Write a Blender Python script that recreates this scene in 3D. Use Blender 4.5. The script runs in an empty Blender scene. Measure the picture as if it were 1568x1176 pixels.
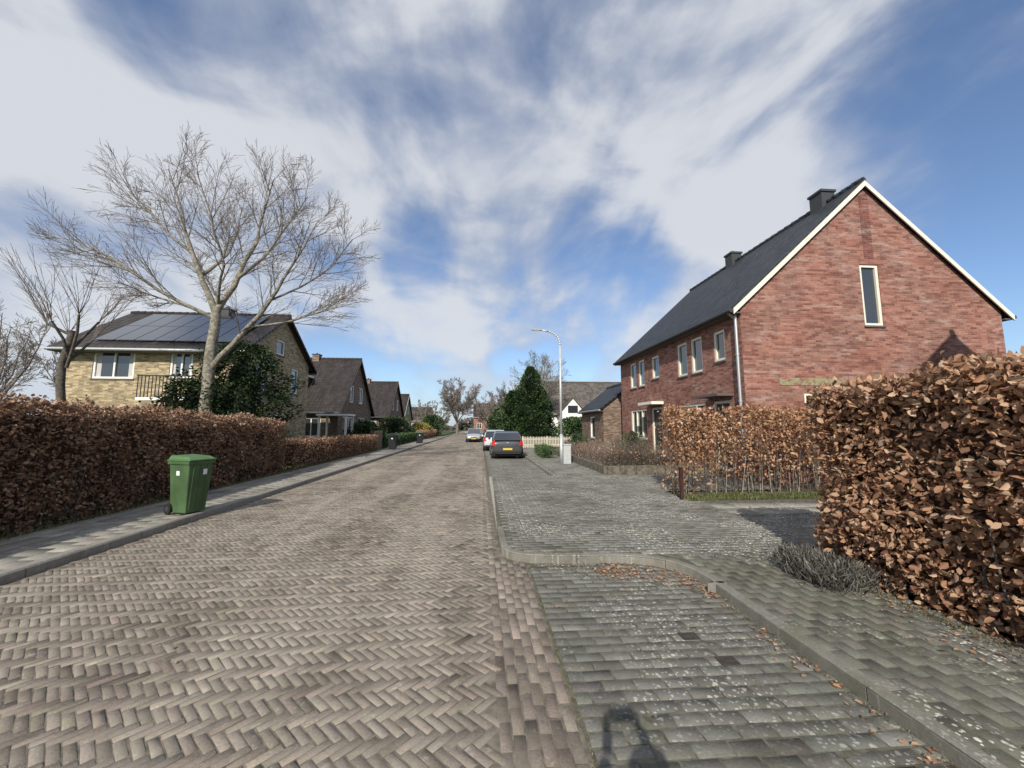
import bpy, math, random
import numpy as np
from mathutils import Vector
rng = np.random.default_rng(7)
R = math.radians
scene = bpy.context.scene
scene.view_settings.view_transform = 'Standard'
scene.view_settings.look = 'None'
scene.view_settings.exposure = 0
scene.view_settings.gamma = 1

# ------------------------------------------------------------------ helpers
def link(o, parent=None):
    scene.collection.objects.link(o)
    if parent: o.parent = parent
    return o
def empty(name, loc=(0,0,0)):
    e = bpy.data.objects.new(name, None); e.location = loc
    e.empty_display_size = .3
    return link(e)

class NT:
    def __init__(s, nt):
        s.nt = nt
    def n(s, typ, ins=None, **kw):
        x = s.nt.nodes.new(typ)
        for k, v in kw.items(): setattr(x, k, v)
        if ins:
            for k, v in ins.items():
                sock = x.inputs[k]
                if isinstance(v, bpy.types.NodeSocket): s.nt.links.new(v, sock)
                else: sock.default_value = v
        return x
    def math(s, op, a, b=0.0, c=None, clamp=False):
        d = {0: a, 1: b}
        if c is not None: d[2] = c
        return s.n('ShaderNodeMath', d, operation=op, use_clamp=clamp).outputs[0]
    def mix(s, f, a, b, blend='MIX'):
        x = s.nt.nodes.new('ShaderNodeMix'); x.data_type = 'RGBA'; x.blend_type = blend
        for i, v in ((0, f), (6, a), (7, b)):
            if isinstance(v, bpy.types.NodeSocket): s.nt.links.new(v, x.inputs[i])
            else: x.inputs[i].default_value = v if i == 0 else (*v[:3], 1)
        return x.outputs[2]
    def ramp(s, f, stops):
        x = s.nt.nodes.new('ShaderNodeValToRGB'); s.nt.links.new(f, x.inputs[0])
        while len(x.color_ramp.elements) < len(stops): x.color_ramp.elements.new(.5)
        for e, (p, c) in zip(x.color_ramp.elements, stops):
            e.position = p; e.color = (*c, 1) if len(c) == 3 else c
        return x.outputs[0]
    def sm(s, v, a, b):
        x = s.n('ShaderNodeMapRange', {0: v, 1: a, 2: b, 3: 0.0, 4: 1.0}, interpolation_type='SMOOTHSTEP')
        return x.outputs[0]

def newmat(name):
    m = bpy.data.materials.new(name); m.use_nodes = True
    nt = m.node_tree; b = nt.nodes['Principled BSDF']
    b.inputs['Specular IOR Level'].default_value = .3
    return m, NT(nt), b
def L(T, a, b): T.nt.links.new(a, b)

def simple(name, col, rough=.7, metal=0., noise=.0, scale=8., spec=.3):
    m, T, b = newmat(name)
    b.inputs['Roughness'].default_value = rough
    b.inputs['Metallic'].default_value = metal
    b.inputs['Specular IOR Level'].default_value = spec
    if noise > 0:
        tc = T.n('ShaderNodeTexCoord').outputs['Object']
        nz = T.n('ShaderNodeTexNoise', {'Vector': tc, 'Scale': scale, 'Detail': 6.0}).outputs[0]
        c = T.mix(T.sm(nz, .3, .7), [x*(1-noise) for x in col], [min(1, x*(1+noise)) for x in col])
        L(T, c, b.inputs['Base Color'])
    else:
        b.inputs['Base Color'].default_value = (*col, 1)
    return m

def paving_mat(name, lichen=0., moss=0., rough=1., dust=.25, dustcol=(.42,.38,.32), attr=True, basecol=None, wear=0.):
    m, T, b = newmat(name)
    tc = T.n('ShaderNodeNewGeometry').outputs['Position']
    if attr: at = T.n('ShaderNodeAttribute', attribute_name='Col').outputs['Color']
    else:
        at = T.n('ShaderNodeRGB').outputs[0]; at.default_value = (*basecol, 1)
    n1 = T.n('ShaderNodeTexNoise', {'Vector': tc, 'Scale': 60.0, 'Detail': 5.0, 'Roughness': .75}).outputs[0]
    n2 = T.n('ShaderNodeTexNoise', {'Vector': tc, 'Scale': .75, 'Detail': 6.0, 'Roughness': .65}).outputs[0]
    n3 = T.n('ShaderNodeTexNoise', {'Vector': tc, 'Scale': 7.0, 'Detail': 6.0, 'Roughness': .75}).outputs[0]
    c = T.mix(.6, at, T.ramp(n1, [(.25, (.22,.22,.22)), (.75, (.8,.8,.8))]), 'OVERLAY')
    if wear > 0:
        mw = T.n('ShaderNodeMapping', {'Vector': tc, 'Scale': (1.3, .12, 1.)}).outputs[0]
        nw = T.n('ShaderNodeTexNoise', {'Vector': mw, 'Scale': 1.0, 'Detail': 5.0, 'Roughness': .6}).outputs[0]
        c = T.mix(T.math('MULTIPLY', T.sm(nw, .45, .65), wear), c, [x*1.05 for x in dustcol])
        c = T.mix(T.math('MULTIPLY', T.sm(nw, .48, .32), wear*.8), c, (.10,.09,.08))
    c = T.mix(T.math('MULTIPLY', T.sm(n2, .40, .68), dust), c, dustcol)
    c = T.mix(T.math('MULTIPLY', T.sm(n3, .56, .70), dust*1.2), c, [x*1.3 for x in dustcol])
    c = T.mix(T.math('MULTIPLY', T.sm(n3, .46, .30), .4), c, (.07,.06,.05))
    c = T.mix(T.math('MULTIPLY', T.sm(n2, .46, .30), .3), c, (.09,.08,.07))
    if moss > 0:
        nm = T.n('ShaderNodeTexNoise', {'Vector': tc, 'Scale': 2.3, 'Detail': 8.0, 'Roughness': .75}).outputs[0]
        c = T.mix(T.math('MULTIPLY', T.sm(nm, .46, .62), moss), c, (.125,.125,.08))
    if lichen > 0:
        wv = T.n('ShaderNodeTexNoise', {'Vector': tc, 'Scale': 38.0, 'Detail': 4.0})
        vv = T.n('ShaderNodeVectorMath', {0: wv.outputs['Color'], 3: .03}, operation='SCALE').outputs[0]
        v2 = T.n('ShaderNodeVectorMath', {0: tc, 1: vv}, operation='ADD').outputs[0]
        v2 = T.n('ShaderNodeVectorMath', {0: v2, 1: (1,1,0)}, operation='MULTIPLY').outputs[0]
        big = T.sm(T.n('ShaderNodeTexNoise', {'Vector': tc, 'Scale': .9, 'Detail': 3.0}).outputs[0], .42, .60)
        for sc, th, sel in ((8., .14, .55), (15., .2, .55), (28., .26, .6)):
            vo = T.n('ShaderNodeTexVoronoi', {'Vector': v2, 'Scale': sc}, voronoi_dimensions='2D')
            spot = T.sm(vo.outputs['Distance'], th, th*.6)
            cr = T.n('ShaderNodeSeparateColor', {0: vo.outputs['Color']}).outputs[0]
            pick = T.math('GREATER_THAN', cr, sel)
            f = T.math('MULTIPLY', T.math('MULTIPLY', spot, pick), T.math('MULTIPLY', big, lichen))
            c = T.mix(f, c, (.62,.61,.55))
    L(T, c, b.inputs['Base Color'])
    b.inputs['Roughness'].default_value = rough
    b.inputs['Specular IOR Level'].default_value = .04
    bp = T.n('ShaderNodeBump', {'Strength': .6, 'Distance': .01, 'Height': n1}).outputs[0]
    L(T, bp, b.inputs['Normal'])
    return m

def brick_mat(name, c1, c2, mortar, white=0., dark=.25, pale=None):
    m, T, b = newmat(name)
    uv = T.n('ShaderNodeUVMap', uv_map='UVMap').outputs[0]
    bk = T.n('ShaderNodeTexBrick', {'Vector': uv, 'Color1': (*c1,1), 'Color2': (*c2,1), 'Mortar': (*mortar,1),
        'Scale': 1.0, 'Mortar Size': .0065, 'Mortar Smooth': .2, 'Brick Width': .22, 'Row Height': .064, 'Bias': -.1})
    sx = T.n('ShaderNodeSeparateXYZ', {0: uv})
    row = T.math('FLOOR', T.math('DIVIDE', sx.outputs[1], .064))
    sh = T.math('MULTIPLY', T.math('MODULO', T.math('ABSOLUTE', row), 2.0), .5)
    cx = T.math('FLOOR', T.math('ADD', T.math('DIVIDE', sx.outputs[0], .22), sh))
    wn = T.n('ShaderNodeTexWhiteNoise', {0: T.n('ShaderNodeCombineXYZ', {0: cx, 1: row, 2: 3.}).outputs[0]}).outputs[0]
    nz = T.n('ShaderNodeTexNoise', {'Vector': uv, 'Scale': .7, 'Detail': 6.0, 'Roughness': .65}).outputs[0]
    mp = T.n('ShaderNodeMapping', {'Vector': uv, 'Scale': (1.6, 7., 1.)}).outputs[0]
    n2 = T.n('ShaderNodeTexNoise', {'Vector': mp, 'Scale': 1.6, 'Detail': 5.0, 'Roughness': .75}).outputs[0]
    c = bk.outputs[0]
    c = T.mix(T.math('MULTIPLY', T.sm(wn, .55, .95), .5), c, pale or [min(1,x*1.7+.05) for x in c1])
    c = T.mix(T.math('MULTIPLY', T.sm(wn, .35, .05), .6), c, [x*.5 for x in c2])
    c = T.mix(T.math('MULTIPLY', T.sm(nz, .55, .3), dark*1.3), c, [x*.5 for x in c2])
    c = T.mix(T.math('MULTIPLY', T.sm(n2, .38, .62), dark), c, [x*.45 for x in c1])
    if white > 0:
        n3 = T.n('ShaderNodeTexNoise', {'Vector': mp, 'Scale': .55, 'Detail': 8.0, 'Roughness': .8}).outputs[0]
        c = T.mix(T.math('MULTIPLY', T.sm(n3, .50, .66), white), c, (.58,.48,.43))
    L(T, c, b.inputs['Base Color']); b.inputs['Roughness'].default_value = .9
    bp = T.n('ShaderNodeBump', {'Strength': .6, 'Distance': .012, 'Height': bk.outputs[1]}, invert=True).outputs[0]
    L(T, bp, b.inputs['Normal'])
    return m

def tile_mat(name, col, var=.3, moss=0.):
    m, T, b = newmat(name)
    uv = T.n('ShaderNodeUVMap', uv_map='UVMap').outputs[0]
    bk = T.n('ShaderNodeTexBrick', {'Vector': uv, 'Color1': (*[x*(1-var) for x in col],1), 'Color2': (*[x*(1+var) for x in col],1),
        'Mortar': (*[x*.25 for x in col],1), 'Scale': 1.0, 'Mortar Size': .018, 'Mortar Smooth': .5, 'Brick Width': .26, 'Row Height': .33}, offset=0.)
    nz = T.n('ShaderNodeTexNoise', {'Vector': uv, 'Scale': 1.5, 'Detail': 6.0}).outputs[0]
    c = T.mix(T.math('MULTIPLY', T.sm(nz, .5, .7), .4+moss), bk.outputs[0], [x*1.5+.01*moss for x in col])
    L(T, c, b.inputs['Base Color']); b.inputs['Roughness'].default_value = .5
    sx = T.n('ShaderNodeSeparateXYZ', {0: uv})
    wv = T.math('SINE', T.math('MULTIPLY', sx.outputs[0], 2*math.pi/.26))
    fr = T.math('FRACT', T.math('DIVIDE', sx.outputs[1], .33))
    h = T.math('ADD', T.math('MULTIPLY', wv, .5), T.math('MULTIPLY', fr, -1.0))
    bp = T.n('ShaderNodeBump', {'Strength': .9, 'Distance': .05, 'Height': h}).outputs[0]
    L(T, bp, b.inputs['Normal'])
    return m

def leaf_mat(name, trans=.3, rough=.6):
    m, T, b = newmat(name)
    at = T.n('ShaderNodeAttribute', attribute_name='Col').outputs['Color']
    L(T, at, b.inputs['Base Color']); b.inputs['Roughness'].default_value = rough
    tr = T.n('ShaderNodeBsdfTranslucent', {'Color': at})
    mx = T.n('ShaderNodeMixShader', {0: trans, 1: b.outputs[0], 2: tr.outputs[0]})
    L(T, mx.outputs[0], T.nt.nodes['Material Output'].inputs[0])
    return m

def glass_mat(name, col=(.03,.035,.04), rough=.05):
    m, T, b = newmat(name)
    b.inputs['Base Color'].default_value = (*col, 1)
    b.inputs['Roughness'].default_value = rough
    b.inputs['Specular IOR Level'].default_value = 1.0
    b.inputs['Coat Weight'].default_value = .6
    b.inputs['Coat Roughness'].default_value = .03
    return m

class MB:
    def __init__(s): s.v=[]; s.f=[]; s.m=[]; s.mats=[]
    def mi(s, mat):
        if mat not in s.mats: s.mats.append(mat)
        return s.mats.index(mat)
    def poly(s, pts, mat):
        i=len(s.v); s.v += [tuple(p) for p in pts]; s.f.append(tuple(range(i,i+len(pts)))); s.m.append(s.mi(mat))
    def hexa(s, b, t, mat):
        i=len(s.v); s.v += [tuple(p) for p in b]+[tuple(p) for p in t]; k=s.mi(mat)
        for f in ((3,2,1,0),(4,5,6,7),(0,1,5,4),(1,2,6,5),(2,3,7,6),(3,0,4,7)):
            s.f.append(tuple(i+j for j in f)); s.m.append(k)
    def box(s, x0,x1,y0,y1,z0,z1,mat):
        b=[(x0,y0,z0),(x1,y0,z0),(x1,y1,z0),(x0,y1,z0)]; t=[(x,y,z1) for x,y,_ in b]
        s.hexa(b,t,mat)
    def cyl(s, p0, p1, r0, r1, mat, n=12, cap=True):
        p0=Vector(p0); p1=Vector(p1); d=(p1-p0).normalized()
        a=d.orthogonal().normalized(); c=d.cross(a); i=len(s.v); k=s.mi(mat)
        for p,r in ((p0,r0),(p1,r1)):
            for j in range(n):
                t=2*math.pi*j/n; s.v.append(tuple(p+a*math.cos(t)*r+c*math.sin(t)*r))
        for j in range(n):
            s.f.append((i+j,i+(j+1)%n,i+n+(j+1)%n,i+n+j)); s.m.append(k)
        if cap:
            s.f.append(tuple(i+j for j in range(n-1,-1,-1))); s.m.append(k)
            s.f.append(tuple(i+n+j for j in range(n))); s.m.append(k)
    def tube(s, pts, rs, mat, n=12):
        for a,b,r0,r1 in zip(pts[:-1],pts[1:],rs[:-1],rs[1:]): s.cyl(a,b,r0,r1,mat,n)
    def obj(s, name, parent=None, smooth=False, bevel=0):
        me=bpy.data.meshes.new(name); me.from_pydata(s.v,[],s.f)
        for mt in s.mats: me.materials.append(mt)
        me.polygons.foreach_set('material_index', s.m)
        uvl=me.uv_layers.new(name='UVMap'); me.update()
        uv=np.zeros((len(me.loops),2),dtype=np.float32)
        for p in me.polygons:
            nx,ny,nz=p.normal
            if abs(nz)>.92:
                for li in p.loop_indices:
                    c=s.v[me.loops[li].vertex_index]; uv[li]=(c[0],c[1])
            else:
                l=math.hypot(nx,ny); tx,ty=-ny/l,nx/l
                for li in p.loop_indices:
                    c=s.v[me.loops[li].vertex_index]; uv[li]=(c[0]*tx+c[1]*ty, c[2]/l)
        uvl.data.foreach_set('uv', uv.ravel())
        if smooth:
            me.polygons.foreach_set('use_smooth',[True]*len(me.polygons))
        o=bpy.data.objects.new(name,me); link(o,parent)
        if bevel:
            md=o.modifiers.new('Bevel','BEVEL'); md.width=bevel; md.segments=2; md.limit_method='ANGLE'
        return o

def npmesh(name, V, F, col=None, mats=(), parent=None, fm=None, smooth=False):
    me=bpy.data.meshes.new(name)
    me.vertices.add(len(V)); me.vertices.foreach_set('co', np.asarray(V,dtype=np.float32).ravel())
    F=np.asarray(F,dtype=np.int32); k=F.shape[1]
    me.loops.add(F.size); me.loops.foreach_set('vertex_index', F.ravel())
    me.polygons.add(len(F)); me.polygons.foreach_set('loop_start', np.arange(0,F.size,k,dtype=np.int32))
    me.polygons.foreach_set('loop_total', np.full(len(F),k,dtype=np.int32))
    for m in mats: me.materials.append(m)
    if fm is not None: me.polygons.foreach_set('material_index', fm.astype(np.int32))
    if smooth: me.polygons.foreach_set('use_smooth', np.ones(len(F),dtype=bool))
    me.update(calc_edges=True)
    if col is not None:
        a=me.color_attributes.new('Col','FLOAT_COLOR','POINT')
        c=np.ones((len(V),4),dtype=np.float32); c[:,:3]=col; a.data.foreach_set('color',c.ravel())
    o=bpy.data.objects.new(name,me); return link(o,parent)

def inpoly(x,y,poly):
    x=np.asarray(x);y=np.asarray(y);r=np.zeros(x.shape,bool);n=len(poly)
    for i in range(n):
        x1,y1=poly[i];x2,y2=poly[(i+1)%n]
        if y1==y2: continue
        c=((y1>y)!=(y2>y))&(x<(x2-x1)*(y-y1)/(y2-y1)+x1); r^=c
    return r

def norm(a): return a/np.maximum(np.linalg.norm(a,axis=1,keepdims=True),1e-9)

def bricks(name, cx, cy, ang, Ln, W, z, base, var, mat, gap=.007, tilt=.0012, parent=None, zfun=None, drop=.0065):
    n=len(cx); ca,sa=np.cos(ang),np.sin(ang)
    hl,hw=(Ln-gap)/2,(W-gap)/2; ch=.005
    V=np.zeros((n,8,3))
    zz=z+rng.normal(0,tilt,n); tx=rng.normal(0,tilt*.7,n); ty=rng.normal(0,tilt*.7,n)
    if zfun is not None: zz=zz+zfun(cx,cy)
    for i,(a,b) in enumerate(((-1,-1),(1,-1),(1,1),(-1,1))):
        for k,(ins,dz) in enumerate(((ch,0),(0,-drop))):
            u=a*(hl-ins)+rng.normal(0,.0014,n); v=b*(hw-ins)+rng.normal(0,.0014,n)
            V[:,i+4*k,0]=cx+u*ca-v*sa; V[:,i+4*k,1]=cy+u*sa+v*ca
            V[:,i+4*k,2]=zz+a*tx+b*ty+dz
    f=np.array([(0,1,2,3),(4,5,1,0),(5,6,2,1),(6,7,3,2),(7,4,0,3)])
    F=(f[None]+8*np.arange(n)[:,None,None]).reshape(-1,4)
    base=np.array(base); t=rng.random(n)[:,None]
    col=base[0]*(1-t)+base[1]*t
    col=col*(1+rng.normal(0,var,(n,1)))*(1+rng.normal(0,.02,(n,3)))
    pk=rng.random(n)<.06; col[pk]*=1.25
    pk=rng.random(n)<.09; col[pk]*=.66
    C=np.repeat(np.clip(col,.01,1),8,axis=0)
    return npmesh(name,V.reshape(-1,3),F,C,[mat],parent)

def flat(name, poly, z, mat, parent=None):
    mb=MB(); mb.poly([(x,y,z) for x,y in poly],mat); return mb.obj(name,parent)

# ------------------------------------------------------------------ materials
M_road = paving_mat('clay_brick_paving', dust=.45, dustcol=(.37,.33,.275), wear=.4)
M_paver = paving_mat('concrete_paver', lichen=.5, dust=.35, moss=.2, dustcol=(.26,.25,.225), wear=.3)
M_lich = paving_mat('lichened_paver', lichen=.9, dust=.35, moss=.25, dustcol=(.30,.29,.26))
M_moss2 = paving_mat('mossy_paver', lichen=.85, dust=.2, moss=.5, dustcol=(.26,.255,.215))
M_tileL = paving_mat('pavement_tile', lichen=.2, dust=.45, moss=.1, dustcol=(.40,.375,.33))
M_sand = simple('joint_sand', (.16,.138,.108), .95, noise=.4, scale=9)
M_moss = simple('mossy_joint', (.11,.105,.078), .95, noise=.4, scale=12)
M_kerb = paving_mat('kerb_concrete', lichen=.3, dust=.3, moss=.4, dustcol=(.30,.285,.25), attr=False, basecol=(.20,.19,.165))
M_kerbL = paving_mat('pavement_kerb_concrete', lichen=.2, dust=.4, moss=.1, dustcol=(.38,.36,.32), attr=False, basecol=(.26,.245,.215))
M_kerbw = paving_mat('pale_kerb_concrete', lichen=.3, dust=.3, dustcol=(.40,.385,.34), attr=False, basecol=(.33,.32,.28))
M_bark = simple('bark', (.22,.20,.16), .9, noise=.45, scale=10)
M_bark2 = simple('twig_bark', (.19,.155,.13), .9)
M_barkd = simple('dark_bark', (.10,.085,.07), .9, noise=.35, scale=12)
M_twig = simple('hazy_twig', (.21,.175,.15), .9)
M_leaf = leaf_mat('beech_leaf', .3)
M_green = leaf_mat('green_leaf', .2, .5)
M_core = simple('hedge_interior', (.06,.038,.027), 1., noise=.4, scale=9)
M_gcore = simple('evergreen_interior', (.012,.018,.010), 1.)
M_brick = brick_mat('red_brick', (.33,.14,.102), (.215,.088,.068), (.28,.215,.18), white=.36, pale=(.44,.25,.19))
M_brickp = brick_mat('dark_red_brick', (.15,.05,.04), (.22,.08,.06), (.26,.2,.17), white=.4)
M_ybrick = brick_mat('yellow_brick', (.40,.315,.19), (.30,.235,.14), (.32,.28,.21), dark=.15)
M_bbrick = brick_mat('brown_brick', (.21,.145,.105), (.16,.11,.08), (.22,.18,.15), dark=.2)
M_tile = tile_mat('slate_grey_roof_tile', (.030,.033,.038))
M_btile = tile_mat('brown_roof_tile', (.042,.034,.030), moss=.2)
M_gtile = tile_mat('weathered_roof_tile', (.12,.105,.09), moss=.3)
M_cream = simple('cream_paint', (.74,.71,.60), .5, noise=.05)
M_fence = simple('weathered_fence_paint', (.50,.46,.37), .7, noise=.15)
M_white = simple('white_paint', (.78,.78,.75), .5, noise=.05)
M_render = simple('white_render', (.74,.73,.70), .8, noise=.06, scale=3)
M_glass = glass_mat('window_glass')
M_dark = simple('dark_door_paint', (.03,.035,.035), .4)
M_zinc = simple('zinc', (.42,.43,.44), .45, .6)
M_lead = simple('dark_lead', (.05,.052,.055), .6)
M_sill = simple('dark_sill', (.12,.10,.09), .7)
M_blk = simple('black_rubber', (.02,.02,.02), .7)
M_wood = simple('weathered_wood', (.24,.18,.12), .85, noise=.3)
M_pole = simple('galvanised_steel', (.52,.54,.54), .5, .3, noise=.1)
M_curt = simple('curtain', (.50,.48,.45), .9)

# ------------------------------------------------------------------ ground
g=MB(); g.poly([(-900,-400,-.06),(900,-400,-.06),(900,1500,-.06),(-900,1500,-.06)],
    simple('grass_field',(.075,.095,.035),.95,noise=.35,scale=.4)); g.obj('ground')
M_soil=simple('garden_soil',(.10,.085,.06),.95,noise=.4,scale=3)
M_lawn=simple('lawn_grass',(.07,.10,.03),.95,noise=.4,scale=5)
flat('left_garden',[(-60,-20),(-6.72,-20),(-6.72,110),(-60,110)],.08,M_lawn)
flat('right_garden',[(4.2,-20),(60,-20),(60,110),(4.2,110)],.055,M_soil)

YF=48
road=empty('road')
flat('road_bed',[(-5.2,-6),(.62,-6),(.62,YF+1),(-5.2,YF+1)],-.0040,M_sand,road)
w=.058; nn=3; ks=np.arange(-1300,1300); hs=np.arange(-280,280)
K,H=np.meshgrid(ks,hs); K=K.ravel(); H=H.ravel()
hx=K+nn*H+nn/2; hy=K-nn*H+.5
vx=K+nn*H+nn+.5; vy=K-nn*H-nn+1+nn/2
c45=math.cos(-R(45)); s45=math.sin(-R(45))
X=np.concatenate([hx,vx])*w; Y=np.concatenate([hy,vy])*w; A=np.concatenate([np.zeros(len(hx)),np.full(len(vx),math.pi/2)])-R(45)
Xr=X*c45-Y*s45; Yr=X*s45+Y*c45
Xw=Xr+.006*np.sin(Yr*.8)+rng.normal(0,.0016,len(Xr)); Yw=Yr+.03*np.sin(Xr*.6+.5)+.012*np.sin(Xr*1.3+Yr*.35)+rng.normal(0,.0016,len(Xr))
k=(Xr>-5.08)&(Xr<.085)&(Yr>-1.2)&(Yr<YF)
Ak=A[k]+rng.normal(0,.016,k.sum())
bricks('herringbone_bricks',Xw[k],Yw[k],Ak,nn*w,w,0.001,[(.172,.146,.120),(.243,.209,.172)],.15,M_road,gap=.007,parent=road,tilt=.0010,drop=.005)
xs=[];ys=[]
for i,x in enumerate((.15,.225,.30,.375,.45,.525)):
    for y in np.arange(-1.5,YF,.212):
        yy=y+(i%2)*.106
        if yy>5.1 and x>.2: continue
        xs.append(x);ys.append(yy)
xs=np.array(xs);ys=np.array(ys)
bricks('edge_band_bricks',xs+rng.normal(0,.002,len(xs)),ys+rng.normal(0,.004,len(xs)),math.pi/2+rng.normal(0,.012,len(xs)),.212,.075,.001,[(.165,.135,.113),(.225,.187,.156)],.15,M_road,gap=.009,parent=road,drop=.005)
M_far=paving_mat('far_brick_road', dust=.5, dustcol=(.33,.295,.25), wear=.4, attr=False, basecol=(.2,.172,.143))
flat('road_surface_far',[(-5.15,YF-.1),(.62,YF-.1),(2.5,130),(-60,150),(-60,140),(-6,128)],.0045,M_far,road)

def smooth_line(P,step=.1):
    P=[Vector((*p,0)) for p in P]; out=[]
    for i in range(len(P)-1):
        p0=P[max(i-1,0)];p1=P[i];p2=P[i+1];p3=P[min(i+2,len(P)-1)]
        n=max(1,int((p2-p1).length/step))
        if (p2-p1).length>2.2:
            for j in range(n): out.append(p1.lerp(p2,j/n))
            continue
        for j in range(n):
            t=j/n; out.append(.5*((2*p1)+(p2-p0)*t+(2*p0-5*p1+4*p2-p3)*t*t+(3*p1-p0-3*p2+p3)*t**3))
    out.append(P[-1]); return out
def kerb(name,line,w,h,mat,side=1,unit=1.0):
    mb=MB(); acc=0; P=line; N=len(P); dz=0
    nr=[]
    for i in range(N):
        d=(P[min(i+1,N-1)]-P[max(i-1,0)]).normalized(); nr.append(Vector((d.y,-d.x,0))*side)
    for i in range(N-1):
        a,b=P[i],P[i+1]; seg=(b-a).length; acc+=seg
        b2=b; hA=h+dz
        if acc>=unit: b2=b-(b-a).normalized()*.009; acc=0; dz=random.gauss(0,.003)
        na,nb=nr[i],nr[i+1]; c=.02
        base=[a+na*0,b2+nb*0,b2+nb*w,a+na*w]
        def z(v,h): return (v.x,v.y,h)
        mb.hexa([z(p,-.05) for p in base],[z(p,hA-c) for p in base],mat)
        top=[a+na*c,b2+nb*c,b2+nb*(w-.004),a+na*(w-.004)]
        mb.hexa([z(p,hA-c) for p in base],[z(p,hA) for p in top],mat)
    return mb.obj(name)
KL=[(2.4,-3),(2.4,3.3),(2.43,4.0),(2.36,4.45),(2.12,4.74),(1.7,4.88),(1.2,4.9),(.8,4.94),(.48,5.04),(.30,5.28),(.27,5.7),(.27,6.4)]
kl=smooth_line(KL)
kerb('curved_kerb',kl,.10,.098,M_kerb)
kerb('driveway_kerb',smooth_line([(.27,6.41),(.27,12.6)],.5),.09,.082,M_kerbw)
kerb('bay_end_kerb',smooth_line([(.27,12.62),(2.36,12.62)],.5),.10,.085,M_kerb,side=1)
kerb('parking_bay_kerb',smooth_line([(2.36,12.74),(2.36,64)],.5),.12,.105,M_kerb)
kerb('pavement_kerb',smooth_line([(-5.13,-4),(-5.13,64)],.5),.14,.11,M_kerbL,side=-1)
bay=empty('parking_bay')
flat('bay_bed',[(.585,-6),(2.6,-6),(2.6,5.2),(.2,5.2),(.2,4.9),(.585,4.9)],-.0026,M_moss,bay)
flat('bay_bed_far',[(.22,12.4),(2.5,12.4),(2.5,70),(.22,70)],-.0026,M_moss,bay)
klp=[(p.x,p.y) for p in kl]
xs=[];ys=[]
for j,y in enumerate(np.arange(-2,5.2,.106)):
    for x in np.arange(.60,2.55,.212):
        xs.append(x+.106+(j%2)*.106-.0);ys.append(y)
    if j%2: xs.append(.655); ys.append(y)
xs=np.array(xs);ys=np.array(ys)
half=np.abs(xs-.655)<.002
inb=(inpoly(xs,ys,[(.62,-3)]+klp[:]+[(.27,6.4),(.2,5.0),(.62,4.95)])|((xs>.6)&(xs<2.38)&(ys<4.3)))&(xs<2.44)
kk=(xs>.6)&(ys<4.99)&(xs<2.45)&((ys<4.2)|inb)&~half
BC=[(.118,.117,.103),(.165,.16,.142)]
bricks('bay_pavers',xs[kk],ys[kk]+.010*np.sin(xs[kk]*2.2),rng.normal(0,.008,kk.sum()),.212,.106,.0,BC,.10,M_paver,gap=.008,parent=bay,drop=.006)
kk=half&(ys<4.85)
bricks('half_pavers',xs[kk],ys[kk]+.010*np.sin(xs[kk]*2.2),rng.normal(0,.008,kk.sum()),.106,.106,.0,BC,.10,M_paver,gap=.008,parent=bay,drop=.006)
xs=[];ys=[]
for j,y in enumerate(np.arange(12.85,YF,.106)):
    for x in np.arange(.30,2.3,.212): xs.append(x+.106*(1+j%2)*.98);ys.append(y)
bricks('far_bay_pavers',np.array(xs),np.array(ys),np.zeros(len(xs)),.212,.106,.0,[(.15,.148,.13),(.2,.195,.175)],.08,M_paver,gap=.007,parent=bay)
mb=MB(); mi=simple('rusty_iron',(.05,.042,.036),.7,noise=.3,scale=30)
for x,y in ((1.70,3.2),(1.80,2.86)):
    mb.box(x-.07,x+.07,y-.05,y+.05,-.01,.006,mi); mb.box(x-.05,x+.05,y-.012,y+.012,.006,.009,mi)
mb.obj('utility_cover')
pav=empty('right_pavement')
reg=klp+[(.39,12.6),(2.5,12.6),(2.5,64),(4.1,64),(4.1,12.7),(7.74,12.7),(7.74,9.5),(4.5,9.5),(4.5,8.2),(13,8.2),(13,5.0),(5.2,5.0),(4.0,4.6),(4.0,-3)]
off=[(x+.06 if i<14 else x, y) for i,(x,y) in enumerate(reg)]
flat('pavement_bed',off,.0865,M_moss,pav)
def kdist(xs,ys,lo):
    K=np.array(klp[lo:]); return np.sqrt(((xs[:,None]-K[None,:,0])**2+(ys[:,None]-K[None,:,1])**2).min(1))
xs=[];ys=[]
for j,y in enumerate(np.arange(4.95,12.6,.106)):
    for x in np.arange(.36,13,.212): xs.append(x+.106*(j%2)+.1);ys.append(y)
for j,y in enumerate(np.arange(12.75,YF,.106)):
    for x in np.arange(2.5,4.0,.212): xs.append(x+.106*(j%2)+.1);ys.append(y)
xs=np.array(xs);ys=np.array(ys)
slab=(xs>4.7)&(ys<8.2)&(ys>6.9)
kk=inpoly(xs,ys,reg)&(kdist(xs,ys,0)>.16)&~slab
bricks('driveway_pavers',xs[kk],(ys+.010*np.sin(xs*1.3))[kk],rng.normal(0,.006,kk.sum()),.212,.106,.090,[(.148,.144,.128),(.2,.193,.17)],.09,M_lich,gap=.008,parent=pav)
xs=[];ys=[]
for i,x in enumerate(np.arange(4.9,13,.5)):
    for y in (7.14,7.65): xs.append(x);ys.append(y)
bricks('concrete_slabs',np.array(xs),np.array(ys),rng.normal(0,.006,len(xs)),.5,.5,.0915,[(.24,.225,.195),(.29,.275,.24)],.05,M_lich,gap=.012,parent=pav)
xs=[];ys=[]
for i,x in enumerate(np.arange(2.5,4.1,.106)):
    for y in np.arange(-2,5.0,.212): xs.append(x+.06);ys.append(y+.106*(i%2))
xs=np.array(xs);ys=np.array(ys)
kk=inpoly(xs,ys,reg)&(kdist(xs,ys,0)>.13)&(ys<4.92)
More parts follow.
